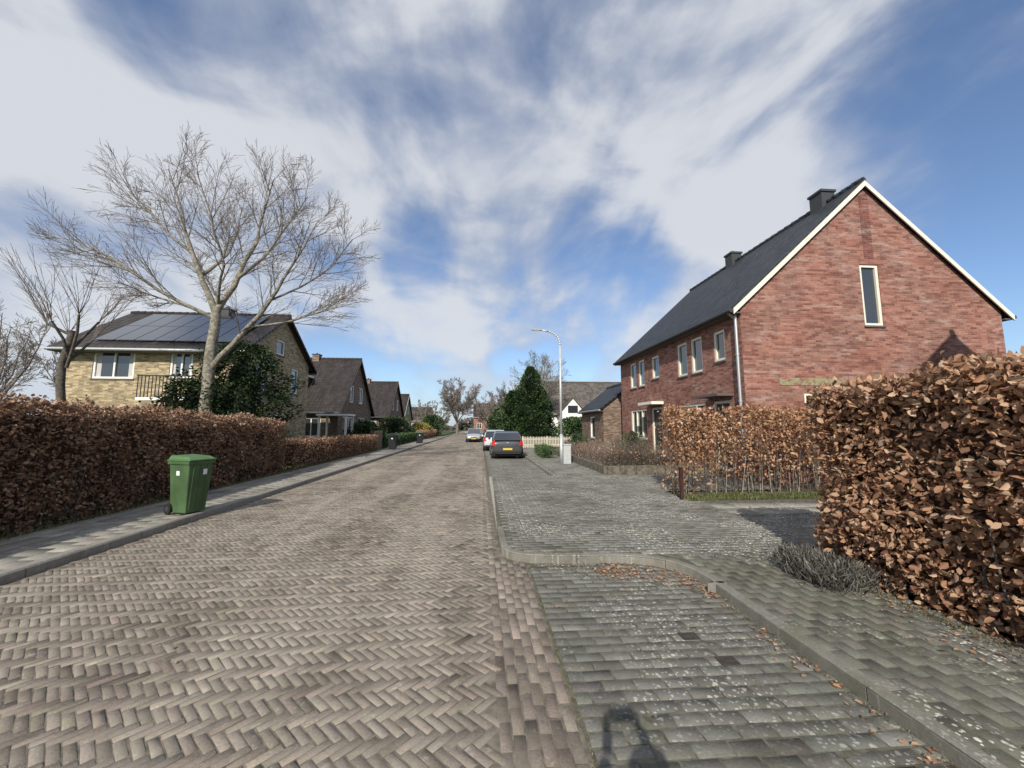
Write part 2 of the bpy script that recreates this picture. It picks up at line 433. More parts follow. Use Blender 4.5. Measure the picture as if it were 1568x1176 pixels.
bricks('footpath_pavers',xs[kk],ys[kk],np.full(kk.sum(),math.pi/2)+rng.normal(0,.006,kk.sum()),.212,.106,.090,[(.13,.127,.107),(.17,.165,.14)],.07,M_moss2,gap=.008,parent=pav,drop=.004)
lp=empty('left_pavement')
flat('tile_bed',[(-6.75,-5),(-5.2,-5),(-5.2,64),(-6.75,64)],.098,M_sand,lp)
xs=[];ys=[]
for i,x in enumerate(np.arange(-6.62,-5.3,.3)):
    for y in np.arange(-3,YF,.3): xs.append(x+.05);ys.append(y+.15*(i%2))
bricks('pavement_tiles',np.array(xs),np.array(ys),np.zeros(len(xs)),.3,.3,.103,[(.23,.215,.185),(.29,.272,.237)],.06,M_tileL,gap=.008,parent=lp)
mb=MB(); mb.box(-5.128,-5.10,4.25,4.6,.0,.06,simple('drain_black',(.01,.01,.01),.8)); mb.obj('kerb_drain')

# ------------------------------------------------------------------ foliage
def leaves(P, d, size, col, wid=.55, curl=.18):
    n=len(P); d=norm(d); nrm=norm(np.cross(d,rng.normal(0,1,(n,3)))); wv=np.cross(nrm,d)
    s=size[:,None]; c=(curl*rng.uniform(-.6,1.6,n))[:,None]
    loc=[(0,0,0),(-.5,.35,1),(-.42,.72,1.2),(0,1,.3),(.42,.72,1.2),(.5,.35,1)]
    V=np.zeros((n,6,3))
    for i,(a,b,e) in enumerate(loc):
        V[:,i]=P+s*(wv*a*wid+d*b+nrm*e*c)
    F=(np.array([(0,1,2,3),(0,3,4,5)])[None]+6*np.arange(n)[:,None,None]).reshape(-1,4)
    return V.reshape(-1,3),F,np.repeat(col,6,axis=0)
BEECH=np.array([(.43,.25,.15),(.34,.185,.105),(.54,.38,.26),(.25,.13,.08),(.48,.31,.195)])
def pal(n,P=BEECH,var=.15):
    return np.clip(P[rng.integers(0,len(P),n)]*(1+rng.normal(0,var,(n,1))),.005,1)
def bump(p,a=.07):
    x,y,z=p[:,0],p[:,1],p[:,2]
    return a*(np.sin(3.3*x+2.1*z+1)+np.sin(4.1*y-1.7*z)+np.sin(2.2*y+5.3*z+2)+.7*np.sin(9*y+7*z)*np.sin(8*x+3))*.5
def hedge(name,x0,x1,y0,y1,z0,h0,h1,dens,size,faces,depth=.09,palette=BEECH,mat=None,cmat=None,amp=.07,core=True,dark=1.,stems=True,axis='y'):
    mat=mat or M_leaf; cmat=cmat or M_core
    def H(x,y): 
        t=(y-y0)/(y1-y0) if axis=='y' else (x-x0)/(x1-x0)
        return h0+(h1-h0)*t
    Ps=[];Ns=[]
    for f in faces:
        if f in ('-x','+x'):
            n=int((y1-y0)*(max(h0,h1)-z0)*dens); y=rng.uniform(y0,y1,n); x=np.full(n,x0 if f=='-x' else x1)
            z=z0+(H(x,y)-z0)*rng.random(n); nv=np.array([-1 if f=='-x' else 1,0,0.])
        elif f in ('-y','+y'):
            n=int((x1-x0)*(max(h0,h1)-z0)*dens); x=rng.uniform(x0,x1,n); y=np.full(n,y0 if f=='-y' else y1)
            z=z0+(H(x,y)-z0)*rng.random(n); nv=np.array([0,-1 if f=='-y' else 1,0.])
        else:
            n=int((x1-x0)*(y1-y0)*dens); x=rng.uniform(x0,x1,n);y=rng.uniform(y0,y1,n);z=H(x,y);nv=np.array([0,0,1.])
        p=np.stack([x,y,z],1); off=bump(p,amp)-rng.exponential(depth,n)+rng.normal(0,.03,n)
        if f!='top':
            hh=H(x,y); rnd=np.clip((z-(hh-.25))/.25,0,1); off-=rnd**2*.12
            low=np.clip((z0+.35-z)/.35,0,1); off-=low*.12
        p=p+nv*off[:,None]
        p[:,:2]+=rng.normal(0,.02,(n,2)); p[:,2]=np.maximum(p[:,2],z0+.02)
        Ps.append(p);Ns.append(np.repeat(nv[None],n,0))
    P=np.concatenate(Ps);Nv=np.concatenate(Ns);n=len(P)
    q=np.sin(P[:,0]*5+P[:,1]*4.3+P[:,2]*3)+np.sin(P[:,1]*7.7-P[:,2]*6.1+P[:,0]*6)
    keep=rng.random(n)<np.where(q<-1.0,.6,1.); P=P[keep];Nv=Nv[keep];n=len(P)
    d=Nv*.5+rng.normal(0,.7,(n,3))+np.array([0,0,-.25])
    c=pal(n,palette)*dark
    V,F,C=leaves(P,d,size*rng.uniform(.6,1.3,n),c)
    o=npmesh(name,V,F,C,[mat])
    mb=MB()
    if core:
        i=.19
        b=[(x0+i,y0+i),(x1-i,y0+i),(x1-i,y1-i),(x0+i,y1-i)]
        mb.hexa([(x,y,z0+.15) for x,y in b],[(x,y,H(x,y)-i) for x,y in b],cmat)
    if stems:
        along=(y1-y0) if axis=='y' else (x1-x0)
        for s in np.arange(.1,along,.16):
            for side in (0,1):
                if axis=='y': xx=(x1-.1 if side else x0+.1); yy=y0+s+rng.normal(0,.05)
                else: yy=(y0+.1 if side else y1-.1); xx=x0+s+rng.normal(0,.05)
                dx,dy=rng.normal(0,.08,2)
                mb.cyl((xx,yy,z0-.03),(xx+dx,yy+dy,z0+.9),.012,.006,M_barkd,5,False)
        nt=int(along*14)
        for s in range(nt):
            t=rng.random(); 
            if axis=='y': xx=rng.uniform(x0,x1); yy=y0+along*t
            else: xx=x0+along*t; yy=rng.uniform(y0,y1)
            hz=H(xx,yy); e=rng.normal(0,.05,2)
            mb.cyl((xx,yy,hz-.15),(xx+e[0],yy+e[1],hz+rng.uniform(.02,.13)),.003,.0012,M_barkd,3,False)
    if mb.v: mb.obj('hedge_core',o)
    return o

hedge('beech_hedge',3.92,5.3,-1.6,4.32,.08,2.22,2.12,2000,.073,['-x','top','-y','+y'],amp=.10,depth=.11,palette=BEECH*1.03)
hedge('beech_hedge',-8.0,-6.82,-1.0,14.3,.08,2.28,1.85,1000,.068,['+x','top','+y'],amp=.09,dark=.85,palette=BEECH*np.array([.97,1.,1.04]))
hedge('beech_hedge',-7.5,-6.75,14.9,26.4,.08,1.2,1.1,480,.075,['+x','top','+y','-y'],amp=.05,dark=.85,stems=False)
n=27000
P=np.stack([rng.uniform(4.55,12.5,n),9.2+rng.normal(0,.27,n),.1+2.1*rng.random(n)**.72],1)
q=np.sin(P[:,0]*3.1+P[:,2]*2.3)+np.sin(P[:,0]*1.3+2+P[:,2]*4.1)
thin=np.where(P[:,0]>5.5,np.clip(.12+(P[:,2]-.5)*.75,.05,1),np.clip(.4+P[:,2]*.6,0,1))
top=2.16+.07*np.sin(P[:,0]*3)+.06*np.sin(P[:,0]*8.3)
k=(rng.random(n)<thin*np.where(q<-.6,.5,1))&(P[:,2]<top)
P=P[k];n=len(P)
V,F,C=leaves(P,rng.normal(0,.7,(n,3))+np.array([0,-.3,-.2]),.085*rng.uniform(.6,1.2,n),pal(n,BEECH*np.array([1.03,.98,.9])))
mh=npmesh('beech_hedge',V,F,C,[M_leaf])
mb=MB()
for x in np.arange(4.6,12.5,.055):
    xx=x+rng.normal(0,.03);yy=9.2+rng.normal(0,.14);a,b=rng.normal(0,.12,2);z1=rng.uniform(1.3,2.2)
    mb.cyl((xx,yy,.05),(xx+a*.5,yy+b*.5,z1*.5),.012,.009,M_bark if rng.random()<.5 else M_barkd,5,False)
    mb.cyl((xx+a*.5,yy+b*.5,z1*.5),(xx+a,yy+b,z1),.009,.004,M_barkd,5,False)
    for q in range(3):
        z2=rng.uniform(.3,1.8);e,f2=rng.normal(0,.2,2)
        mb.cyl((xx+a*z2/z1,yy+b*z2/z1,z2),(xx+a*z2/z1+e,yy+b*z2/z1+f2,z2+.3),.005,.002,M_barkd,4,False)
mb.obj('stems',mh)

def blades(name,P,hgt,wid,palette,spread=.4,mat=None,var=.2):
    n=len(P); d=np.stack([rng.normal(0,spread,n),rng.normal(0,spread,n),np.ones(n)],1)
    V,F,C=leaves(P,d,hgt*rng.uniform(.5,1.3,n),pal(n,np.array(palette),var),wid=wid,curl=.1)
    return npmesh(name,V,F,C,[mat or M_green])
GR=[(.10,.13,.04),(.14,.16,.06),(.20,.19,.09),(.08,.10,.035)]
n=8000; P=np.stack([rng.uniform(4.5,12,n),rng.uniform(8.25,8.95,n),np.full(n,.06)],1)
blades('grass_verge',P,.08,.12,GR)
n=8000; cx=rng.choice([3.50,3.62,3.74],n); P=np.stack([cx+rng.normal(0,.08,n),rng.choice([3.75,3.92,4.08,4.22],n)+rng.normal(0,.08,n),np.full(n,.09)+rng.random(n)*.18],1)
blades('lavender_plant',P,.11,.035,[(.19,.185,.16),(.14,.14,.12),(.24,.23,.205),(.14,.12,.10)],spread=.8)
n=1500; P=np.stack([3.84+rng.normal(0,.05,n),rng.uniform(-1,4.2,n),np.full(n,.09)],1)
blades('weed_strip',P,.035,.2,[(.12,.12,.06),(.2,.17,.1),(.25,.18,.11)],spread=.9)
n=2500; P=np.stack([-6.75+rng.normal(0,.05,n),rng.uniform(2,26,n),np.full(n,.1)],1)
blades('grass_edge',P,.07,.2,[(.15,.14,.06),(.22,.17,.09)],spread=.8)
n=1600; P=np.stack([np.where(rng.random(n)<.5,.585+rng.normal(0,.012,n),2.37+rng.normal(0,.02,n)),rng.uniform(.8,4.6,n),np.full(n,0.)],1)
blades('joint_weeds',P,.014,.4,[(.14,.14,.08),(.16,.15,.09)],spread=.9)
def litter(name,P,sz=.05):
    n=len(P); d=np.stack([rng.normal(0,1,n),rng.normal(0,1,n),rng.normal(0,.12,n)],1)
    d=norm(d); up=np.tile([0,0,1.],(n,1))+rng.normal(0,.15,(n,3)); wv=norm(np.cross(up,d)); s=(sz*rng.uniform(.5,1.2,n))[:,None]
    V=np.zeros((n,6,3)); c=rng.uniform(.0,.25,n)[:,None]
    for i,(a,b,e) in enumerate([(0,0,0),(-.5,.35,1),(-.42,.72,1.2),(0,1,.3),(.42,.72,1.2),(.5,.35,1)]):
        V[:,i]=P+s*(wv*a*.6+d*b)+np.array([0,0,1.])*s*e*c
    F=(np.array([(0,1,2,3),(0,3,4,5)])[None]+6*np.arange(n)[:,None,None]).reshape(-1,4)
    return npmesh(name,V.reshape(-1,3),F,np.repeat(pal(n),6,axis=0),[M_leaf])
pts=[]
for i in range(600):
    j=int(rng.integers(30,len(klp)-16)) if rng.random()<.8 else int(rng.integers(10,35))
    x,y=klp[j]; pts.append((x-abs(rng.normal(0,.08))+rng.normal(0,.05),y-abs(rng.normal(0,.08)),.01))
for i in range(300):
    t=rng.random(); pts.append((1.35+1.0*t+rng.normal(0,.1),4.62-.55*t*t+rng.normal(0,.10),.01))
for i in range(220): pts.append((3.78-abs(rng.normal(0,.22)),rng.uniform(-1,4.8),.10))
for i in range(180): pts.append((rng.uniform(4,5.5),rng.uniform(4.6,8.2),.10))
for i in range(120): pts.append((-6.65+abs(rng.normal(0,.2)),rng.uniform(3,14),.115))
for i in range(50): pts.append((rng.uniform(-5,2.3),rng.uniform(2,12),.012))
P=np.array(pts); P=P[(P[:,2]>.05)|((P[:,1]<4.86)&(P[:,0]<2.39))|(P[:,0]<.2)]
litter('fallen_leaves',P,.04)

# ------------------------------------------------------------------ bare trees
def tubes(name,segs,mat,parent=None,mat2=None):
    S=np.array(segs); V=[];F=[];FM=[];base=0
    for lo,hi,ns in ((0.06,9,10),(.015,.06,6),(0,.015,3)):
        k=(S[:,6]>=lo)&(S[:,6]<hi); s=S[k]; n=len(s)
        if not n: continue
        p0=s[:,:3];p1=s[:,3:6]; d=norm(p1-p0); a=norm(np.cross(d,np.array([.31,.52,.79]))); c=np.cross(d,a)
        ang=np.arange(ns)*2*math.pi/ns
        ring0=p0[:,None]+s[:,6,None,None]*(a[:,None]*np.cos(ang)[None,:,None]+c[:,None]*np.sin(ang)[None,:,None])
        ring1=p1[:,None]+s[:,7,None,None]*(a[:,None]*np.cos(ang)[None,:,None]+c[:,None]*np.sin(ang)[None,:,None])
        v=np.concatenate([ring0,ring1],1).reshape(-1,3)
        j=np.arange(ns);f=np.stack([j,(j+1)%ns,ns+(j+1)%ns,ns+j],1)
        F.append((f[None]+2*ns*np.arange(n)[:,None,None]).reshape(-1,4)+base); V.append(v); base+=len(v)
        FM.append(np.full(n*ns,0 if hi>.05 or mat2 is None else 1))
    return npmesh(name,np.concatenate(V),np.concatenate(F),None,[mat]+([mat2] if mat2 else []),parent,fm=np.concatenate(FM),smooth=True)
def grow(segs,p,d,length,r,depth,maxd,up,ks,wig,ratio,minr):
    n=max(2,int(length/.4)) if depth<2 else 2; st=length/n
    pts=[p]; rs=[r]
    for i in range(n):
        d=d+np.array([random.gauss(0,wig),random.gauss(0,wig),random.gauss(0,wig)+up]); d=d/np.linalg.norm(d)
        p=p+d*st; r2=max(minr,r*(1-.75*(i+1)/n)); segs.append((*pts[-1],*p,rs[-1],r2)); pts.append(p);rs.append(r2)
    if depth<maxd: spawn(segs,pts,rs,length,depth,maxd,up,ks,wig,ratio,minr)
def spawn(segs,pts,rs,length,depth,maxd,up,ks,wig,ratio,minr,t0=.15):
    nc=ks[min(depth,len(ks)-1)]
    for c in range(nc):
        t=t0+(1-t0)*(c+random.random())/nc; t=min(t,.999); f=t*(len(pts)-1);i=int(f)
        p=pts[i]+(pts[i+1]-pts[i])*(f-i); d=pts[i+1]-pts[i]; d=d/np.linalg.norm(d)
        q=np.array([random.gauss(0,1),random.gauss(0,1),random.gauss(0,1)]); q-=q.dot(d)*d; q/=np.linalg.norm(q)
        a=R(random.uniform(22,46)); nd=d*math.cos(a)+q*math.sin(a)
        if nd[2]<-.1: nd[2]*=.3
        rr=max(minr,min(rs[i]*.6,.0085*length*ratio+minr))
        grow(segs,p,nd,length*ratio*random.uniform(.65,1.25)*(1.25-.6*t),rr,depth+1,maxd,up,ks,wig,ratio,minr)
def limb(segs,pts,r0,r1,length,maxd,ks,up=.05,wig=.04,ratio=.5,minr=.004,t0=.2,children=True):
    pts=[np.array(p,float) for p in pts]
    out=[pts[0]]
    for a,b in zip(pts[:-1],pts[1:]):
        n=max(1,int(np.linalg.norm(b-a)/.5))
        for j in range(1,n+1):
            q=a+(b-a)*j/n
            if j<n: q=q+rng.normal(0,.03,3)
            out.append(q)
    rs=list(np.linspace(r0,r1,len(out)))
    for a,b,x,y in zip(out[:-1],out[1:],rs[:-1],rs[1:]): segs.append((*a,*b,x,y))
    if children: spawn(segs,out,rs,length,0,maxd,up,ks,wig,ratio,minr,t0)
random.seed(11)
segs=[]; bx,by=-10.0,14.9
def q(x,y,z): return (bx+x,by+y,z)
limb(segs,[q(0,0,0),q(.02,0,2),q(-.02,0,4.1),q(.05,.02,6.0)],.23,.16,3,4,(3,),children=False)
LL=[([q(0,0,3.7),q(.9,-.2,4.7),q(1.9,-.5,5.7),q(2.8,-.8,7.0),q(3.5,-.9,8.2),q(4.0,-1,9.2)],.11,3.6),
    ([q(.05,0,5.9),q(-.6,-.2,7.6),q(-1.1,-.3,9.0),q(-1.5,-.3,10.4),q(-1.8,-.4,11.3)],.12,3.8),
    ([q(.05,0,5.9),q(.6,.3,7.6),q(1.0,.6,9.1),q(1.2,.7,10.8),q(1.4,.7,11.8)],.12,3.8),
    ([q(.0,0,5.7),q(-1,-.3,6.2),q(-2.2,-.7,7.0),q(-3.5,-1.0,7.8),q(-4.5,-1,8.4)],.075,3.6),
    ([q(.5,.25,7.3),q(1.5,.2,8.2),q(2.4,.1,9.6),q(3.1,0,10.7)],.07,3.4),
    ([q(-.5,-.1,7.3),q(-.3,.9,8.6),q(-.4,1.6,10.0),q(-.5,1.9,11.2)],.07,3.4),
    ([q(.0,0,5.8),q(-.6,1.0,6.8),q(-1.9,2.2,8.0),q(-2.9,3.0,9.2)],.07,3.4),
    ([q(.1,0,6.2),q(.8,-.9,7.4),q(.7,-1.6,8.9),q(.4,-2.0,10.2)],.06,3.2),
    ([q(-.8,-.25,8.1),q(-1.8,-.6,9.1),q(-2.7,-.8,10.1)],.05,3.0),
    ([q(2.2,-.6,6.2),q(3.2,-.3,6.9),q(4.2,.0,7.9),q(4.9,0,9.0)],.045,3.0),
    ([q(1.5,-.4,5.3),q(2.9,-.2,5.6),q(4.0,.0,6.1),q(4.8,0,6.7)],.05,3.0),
    ([q(-.6,-.1,6.0),q(-1.8,.3,6.4),q(-3.0,.5,6.8),q(-4.0,.6,7.2)],.045,2.8)]
for pts,r,ln in LL: limb(segs,pts,r,.015,ln,3,(13,8,5),up=.03,ratio=.54,minr=.0048,wig=.035)
tubes('bare_tree',segs,M_bark,mat2=M_bark2)

def bare_tree(x,y,h,rad,name='bare_tree',mat=None,trunk=.3,limbs=6,maxd=3,ks=(8,6,4,2),minr=.006,tr=.16,z0=0.):
    segs=[]; top=h*trunk
    limb(segs,[(x,y,z0),(x+.05,y,top*.6),(x,y,top)],tr,tr*.75,1,1,(1,),children=False)
    for i in range(limbs):
        a=2*math.pi*i/limbs+random.uniform(-.3,.3); rr=rad*random.uniform(.35,.75)*(0.25 if i==0 else 1)
        hh=h*random.uniform(.72,.86) if rr<rad*.55 else h*random.uniform(.6,.78)
        e=(x+math.cos(a)*rr,y+math.sin(a)*rr,hh); m=(x+math.cos(a)*rr*.6,y+math.sin(a)*rr*.6,top+(hh-top)*.45)
        limb(segs,[(x,y,top*random.uniform(.8,1)),m,e],tr*.4,minr*1.5,h*.3,maxd,ks,minr=minr,up=.02)
    return tubes(name,segs,mat or M_bark)
segs=[]
limb(segs,[(-12.6,12.6,0),(-12.55,12.6,2.2),(-12.7,12.6,3.6),(-12.5,12.6,4.6)],.12,.09,1,1,(1,),children=False)
for i in range(6):
    a=2*math.pi*i/6+.4; e=(-12.5+math.cos(a)*.55,12.6+math.sin(a)*.55,4.75+random.uniform(-.4,.4))
    limb(segs,[(-12.55,12.6,random.uniform(3.4,4.5)),e],.045,.03,1,1,(1,),children=False)
    for j in range(7):
        b=a+random.gauss(0,.6); l=random.uniform(1.0,2.4)
        limb(segs,[e,(e[0]+math.cos(b)*l*.45,e[1]+math.sin(b)*l*.45,e[2]+l*.85)],.010,.004,1.0,1,(6,3),up=.05,minr=.004)
tubes('pollarded_tree',segs,M_barkd,mat2=M_bark2)
bare_tree(-23,20,8.6,3.6,mat=M_twig,limbs=7,ks=(10,7,4),minr=.008)
bare_tree(-27.5,23,8.0,3.6,mat=M_twig,limbs=7,ks=(10,7,4),minr=.009)
bare_tree(-32,34,10,5,mat=M_twig,limbs=8,ks=(10,7,4),minr=.014)
bare_tree(-4.6,76,12.3,6.2,mat=M_bark2,trunk=.2,limbs=14,ks=(13,9,5),minr=.017,tr=.26)
bare_tree(6.3,41,11.5,3.2,mat=M_bark,trunk=.3,limbs=9,ks=(10,7,5),minr=.010)
bare_tree(4.2,52,8.5,3.6,mat=M_twig,trunk=.2,limbs=9,ks=(10,7,5),minr=.013)
bare_tree(2.6,70,9,4.4,mat=M_twig,trunk=.15,limbs=10,ks=(10,7,5),minr=.018)
bare_tree(1.2,88,9,5,mat=M_twig,trunk=.15,limbs=9,ks=(10,7,5),minr=.02)
bare_tree(-12,84,8,5,mat=M_twig,trunk=.15,limbs=9,ks=(10,7,5),minr=.02)
bare_tree(-9.5,95,7,5,mat=M_twig,trunk=.15,limbs=9,ks=(10,7,5),minr=.022)
bare_tree(3.2,40,6.8,2.8,mat=M_barkd,trunk=.15,limbs=9,ks=(10,7,5),minr=.010)

DG=np.array([(.020,.038,.013),(.032,.055,.018),(.014,.027,.011),(.045,.07,.024)])
def evergreen(name,x,y,h,rad,n,palette,size,shape='cone',z0=.05):
    t=rng.random(n); a=rng.uniform(0,2*math.pi,n); ph=x*7+y*3
    def prof(t): 
        return rad*(1-t)**.5*np.minimum(1,.7+t*3) if shape=='cone' else rad*np.sqrt(np.clip(1-((t-.42)/.6)**2,0.03,1))
    z=z0+.1+t*(h-.1)
    lump=1+.24*np.sin(3*a+z*2.1+ph)+.20*np.sin(5*a-z*3.7+ph)+.15*np.sin(2*a+z*5.5)
    rr=prof(t)*lump*np.sqrt(rng.uniform(.3,1.1,n)); rr*=1+.15*(rng.random(n)<.08)
    P=np.stack([x+rr*np.cos(a),y+rr*np.sin(a),z-(.12*rr if shape=='cone' else 0)],1)
    d=np.stack([np.cos(a),np.sin(a),np.full(n,-.1 if shape!='cone' else .35)],1)+rng.normal(0,.45,(n,3))
    cl=(1+.4*np.sin(4*a+z*3.1+ph)*np.sin(z*4.3+2*a))[:,None]
    V,F,C=leaves(P,d,size*rng.uniform(.6,1.3,n),pal(n,palette,.25)*cl,wid=.5,curl=.15)
    o=npmesh(name,V,F,C,[M_green])
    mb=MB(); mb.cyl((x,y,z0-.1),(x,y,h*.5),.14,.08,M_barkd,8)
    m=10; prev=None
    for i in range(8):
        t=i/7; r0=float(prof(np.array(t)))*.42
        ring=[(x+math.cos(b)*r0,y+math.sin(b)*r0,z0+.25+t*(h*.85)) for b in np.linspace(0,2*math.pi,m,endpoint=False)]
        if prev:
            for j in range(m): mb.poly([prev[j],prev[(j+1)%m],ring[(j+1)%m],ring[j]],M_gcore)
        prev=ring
    mb.obj('trunk',o); return o
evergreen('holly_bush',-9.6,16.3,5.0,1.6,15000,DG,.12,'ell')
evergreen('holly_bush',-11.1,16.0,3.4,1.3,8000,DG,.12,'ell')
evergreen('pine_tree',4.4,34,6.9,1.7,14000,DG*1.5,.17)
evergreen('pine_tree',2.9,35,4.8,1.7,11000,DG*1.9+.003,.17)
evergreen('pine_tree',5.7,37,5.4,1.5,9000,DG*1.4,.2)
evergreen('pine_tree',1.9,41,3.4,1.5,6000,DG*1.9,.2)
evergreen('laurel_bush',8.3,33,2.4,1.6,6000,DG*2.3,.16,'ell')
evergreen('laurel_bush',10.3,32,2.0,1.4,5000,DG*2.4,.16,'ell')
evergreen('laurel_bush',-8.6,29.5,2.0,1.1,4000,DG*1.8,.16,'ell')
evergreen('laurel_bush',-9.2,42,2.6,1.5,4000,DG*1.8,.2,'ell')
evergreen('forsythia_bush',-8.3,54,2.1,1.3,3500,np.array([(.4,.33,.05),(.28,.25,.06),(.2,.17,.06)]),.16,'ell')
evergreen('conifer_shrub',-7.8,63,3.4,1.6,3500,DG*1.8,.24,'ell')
hedge('box_hedge',3.0,3.75,19.0,21.8,.09,.62,.62,900,.05,['-y','-x','top'],palette=DG*2.8,mat=M_green,cmat=M_gcore,amp=.02,depth=.03,stems=False)
hedge('privet_hedge',-7.6,-6.9,29,44,.08,1.0,1.0,180,.12,['+x','top','-y'],palette=DG*2.4,mat=M_green,cmat=M_gcore,amp=.05,stems=False)
hedge('beech_hedge',-7.6,-6.9,46,62,.08,1.1,1.1,120,.14,['+x','top','-y'],amp=.05,stems=False)
hedge('privet_hedge',2.9,3.8,36,60,.08,1.3,1.3,120,.14,['-x','top','-y'],palette=DG*2.4,mat=M_green,cmat=M_gcore,amp=.08,stems=False)

n=26000; a=rng.uniform(-1,1,n); Xd=a*170; top=5+2.2*np.sin(Xd*.09)+1.5*np.sin(Xd*.23+1)+1.0*np.sin(Xd*.7)
P=np.stack([Xd,150+rng.uniform(-6,6,n),rng.random(n)**.8*top],1)
V,F,C=leaves(P,rng.normal(0,1,(n,3)),1.1*rng.uniform(.5,1.3,n),pal(n,np.array([(.15,.13,.11),(.11,.11,.08),(.18,.15,.12),(.09,.10,.07)])),wid=.8)
npmesh('distant_trees',V,F,C,[M_green])

def twiggy(name,x0,x1,y0,y1,h,n,col=M_barkd,z0=.1,leaf=0):
    segs=[]
    for i in range(n):
        x=rng.uniform(x0,x1);y=rng.uniform(y0,y1);a,b=rng.normal(0,.16,2);hh=h*rng.uniform(.5,1.1)
        m=(x+a*.5,y+b*.5,z0+hh*.5)
        segs.append((x,y,z0-.05,*m,.010,.008)); segs.append((*m,x+a,y+b,z0+hh,.008,.003))
        for j in range(4):
            t=rng.uniform(.3,.9); e=rng.normal(0,.14,2); p=(x+a*t,y+b*t,z0+hh*t)
            segs.append((*p,p[0]+e[0],p[1]+e[1],p[2]+.22*h,.005,.002))
    o=tubes(name,segs,col)
    if leaf:
        P=np.stack([rng.uniform(x0,x1,leaf),rng.uniform(y0,y1,leaf),z0+h*rng.random(leaf)*.95],1)
        V,F,C=leaves(P,rng.normal(0,1,(leaf,3)),.06*rng.uniform(.6,1.2,leaf),pal(leaf,BEECH*.9)); npmesh('withered_leaves',V,F,C,[M_leaf],o)
    return o
twiggy('garden_shrub',4.4,7.2,13.2,13.9,.65,200,M_barkd,.25,900)
twiggy('garden_shrub',4.4,5.2,14.0,21,.7,300,M_twig,.25,2200)
twiggy('garden_shrub',5.4,7.3,15,20,.8,240,M_bark,.25,1400)
twiggy('rose_bush',5.4,6.4,13.8,15.5,1.2,60,M_barkd,.25,200)
evergreen('box_shrub',6.6,16.5,1.1,.5,1500,DG*2.4,.07,'ell',z0=.3)
evergreen('box_shrub',4.9,19.5,1.0,.5,1500,DG*2.4,.07,'ell',z0=.3)
mb=MB(); mb.box(4.25,7.7,12.95,26,0.05,.3,M_soil); mb.obj('raised_flowerbed')
mb=MB(); ms=simple('old_retaining_wall',(.13,.115,.09),.95,noise=.4,scale=9)
for y in np.arange(12.82,26,.5): mb.box(4.12,4.24,y,y+.488,.05,.36+rng.normal(0,.006),ms)
for x in np.arange(4.26,7.6,.5): mb.box(x,x+.488,12.82,12.94,.05,.36+rng.normal(0,.006),ms)
mb.obj('low_garden_wall',bevel=.01)
mb=MB()
for x in np.arange(3.1,6.6,.115):
    zt=.86+rng.normal(0,.012)
    mb.hexa([(x,28.0,.12),(x+.07,28.0,.12),(x+.07,28.02,.12),(x,28.02,.12)],[(x,28.0,zt),(x+.07,28.0,zt),(x+.07,28.02,zt),(x,28.02,zt)],M_fence)
    mb.hexa([(x,28.0,zt),(x+.07,28.0,zt),(x+.07,28.02,zt),(x,28.02,zt)],[(x+.03,28.0,zt+.06),(x+.042,28.0,zt+.06),(x+.042,28.02,zt+.06),(x+.03,28.02,zt+.06)],M_fence)
for z in (.3,.7): mb.box(3.05,6.65,28.022,28.06,z,z+.07,M_fence)
for x in (3.0,4.8,6.6): mb.box(x,x+.09,28.062,28.15,.05,.95,M_fence)
mb.obj('picket_fence')
mb=MB(); mr=simple('dark_red_post_paint',(.05,.018,.016),.7,noise=.3)
mb.box(4.39,4.46,8.32,8.39,.05,.76,mr); mb.box(4.375,4.475,8.305,8.405,.76,.785,mr)
mb.obj('wooden_post',bevel=.008)

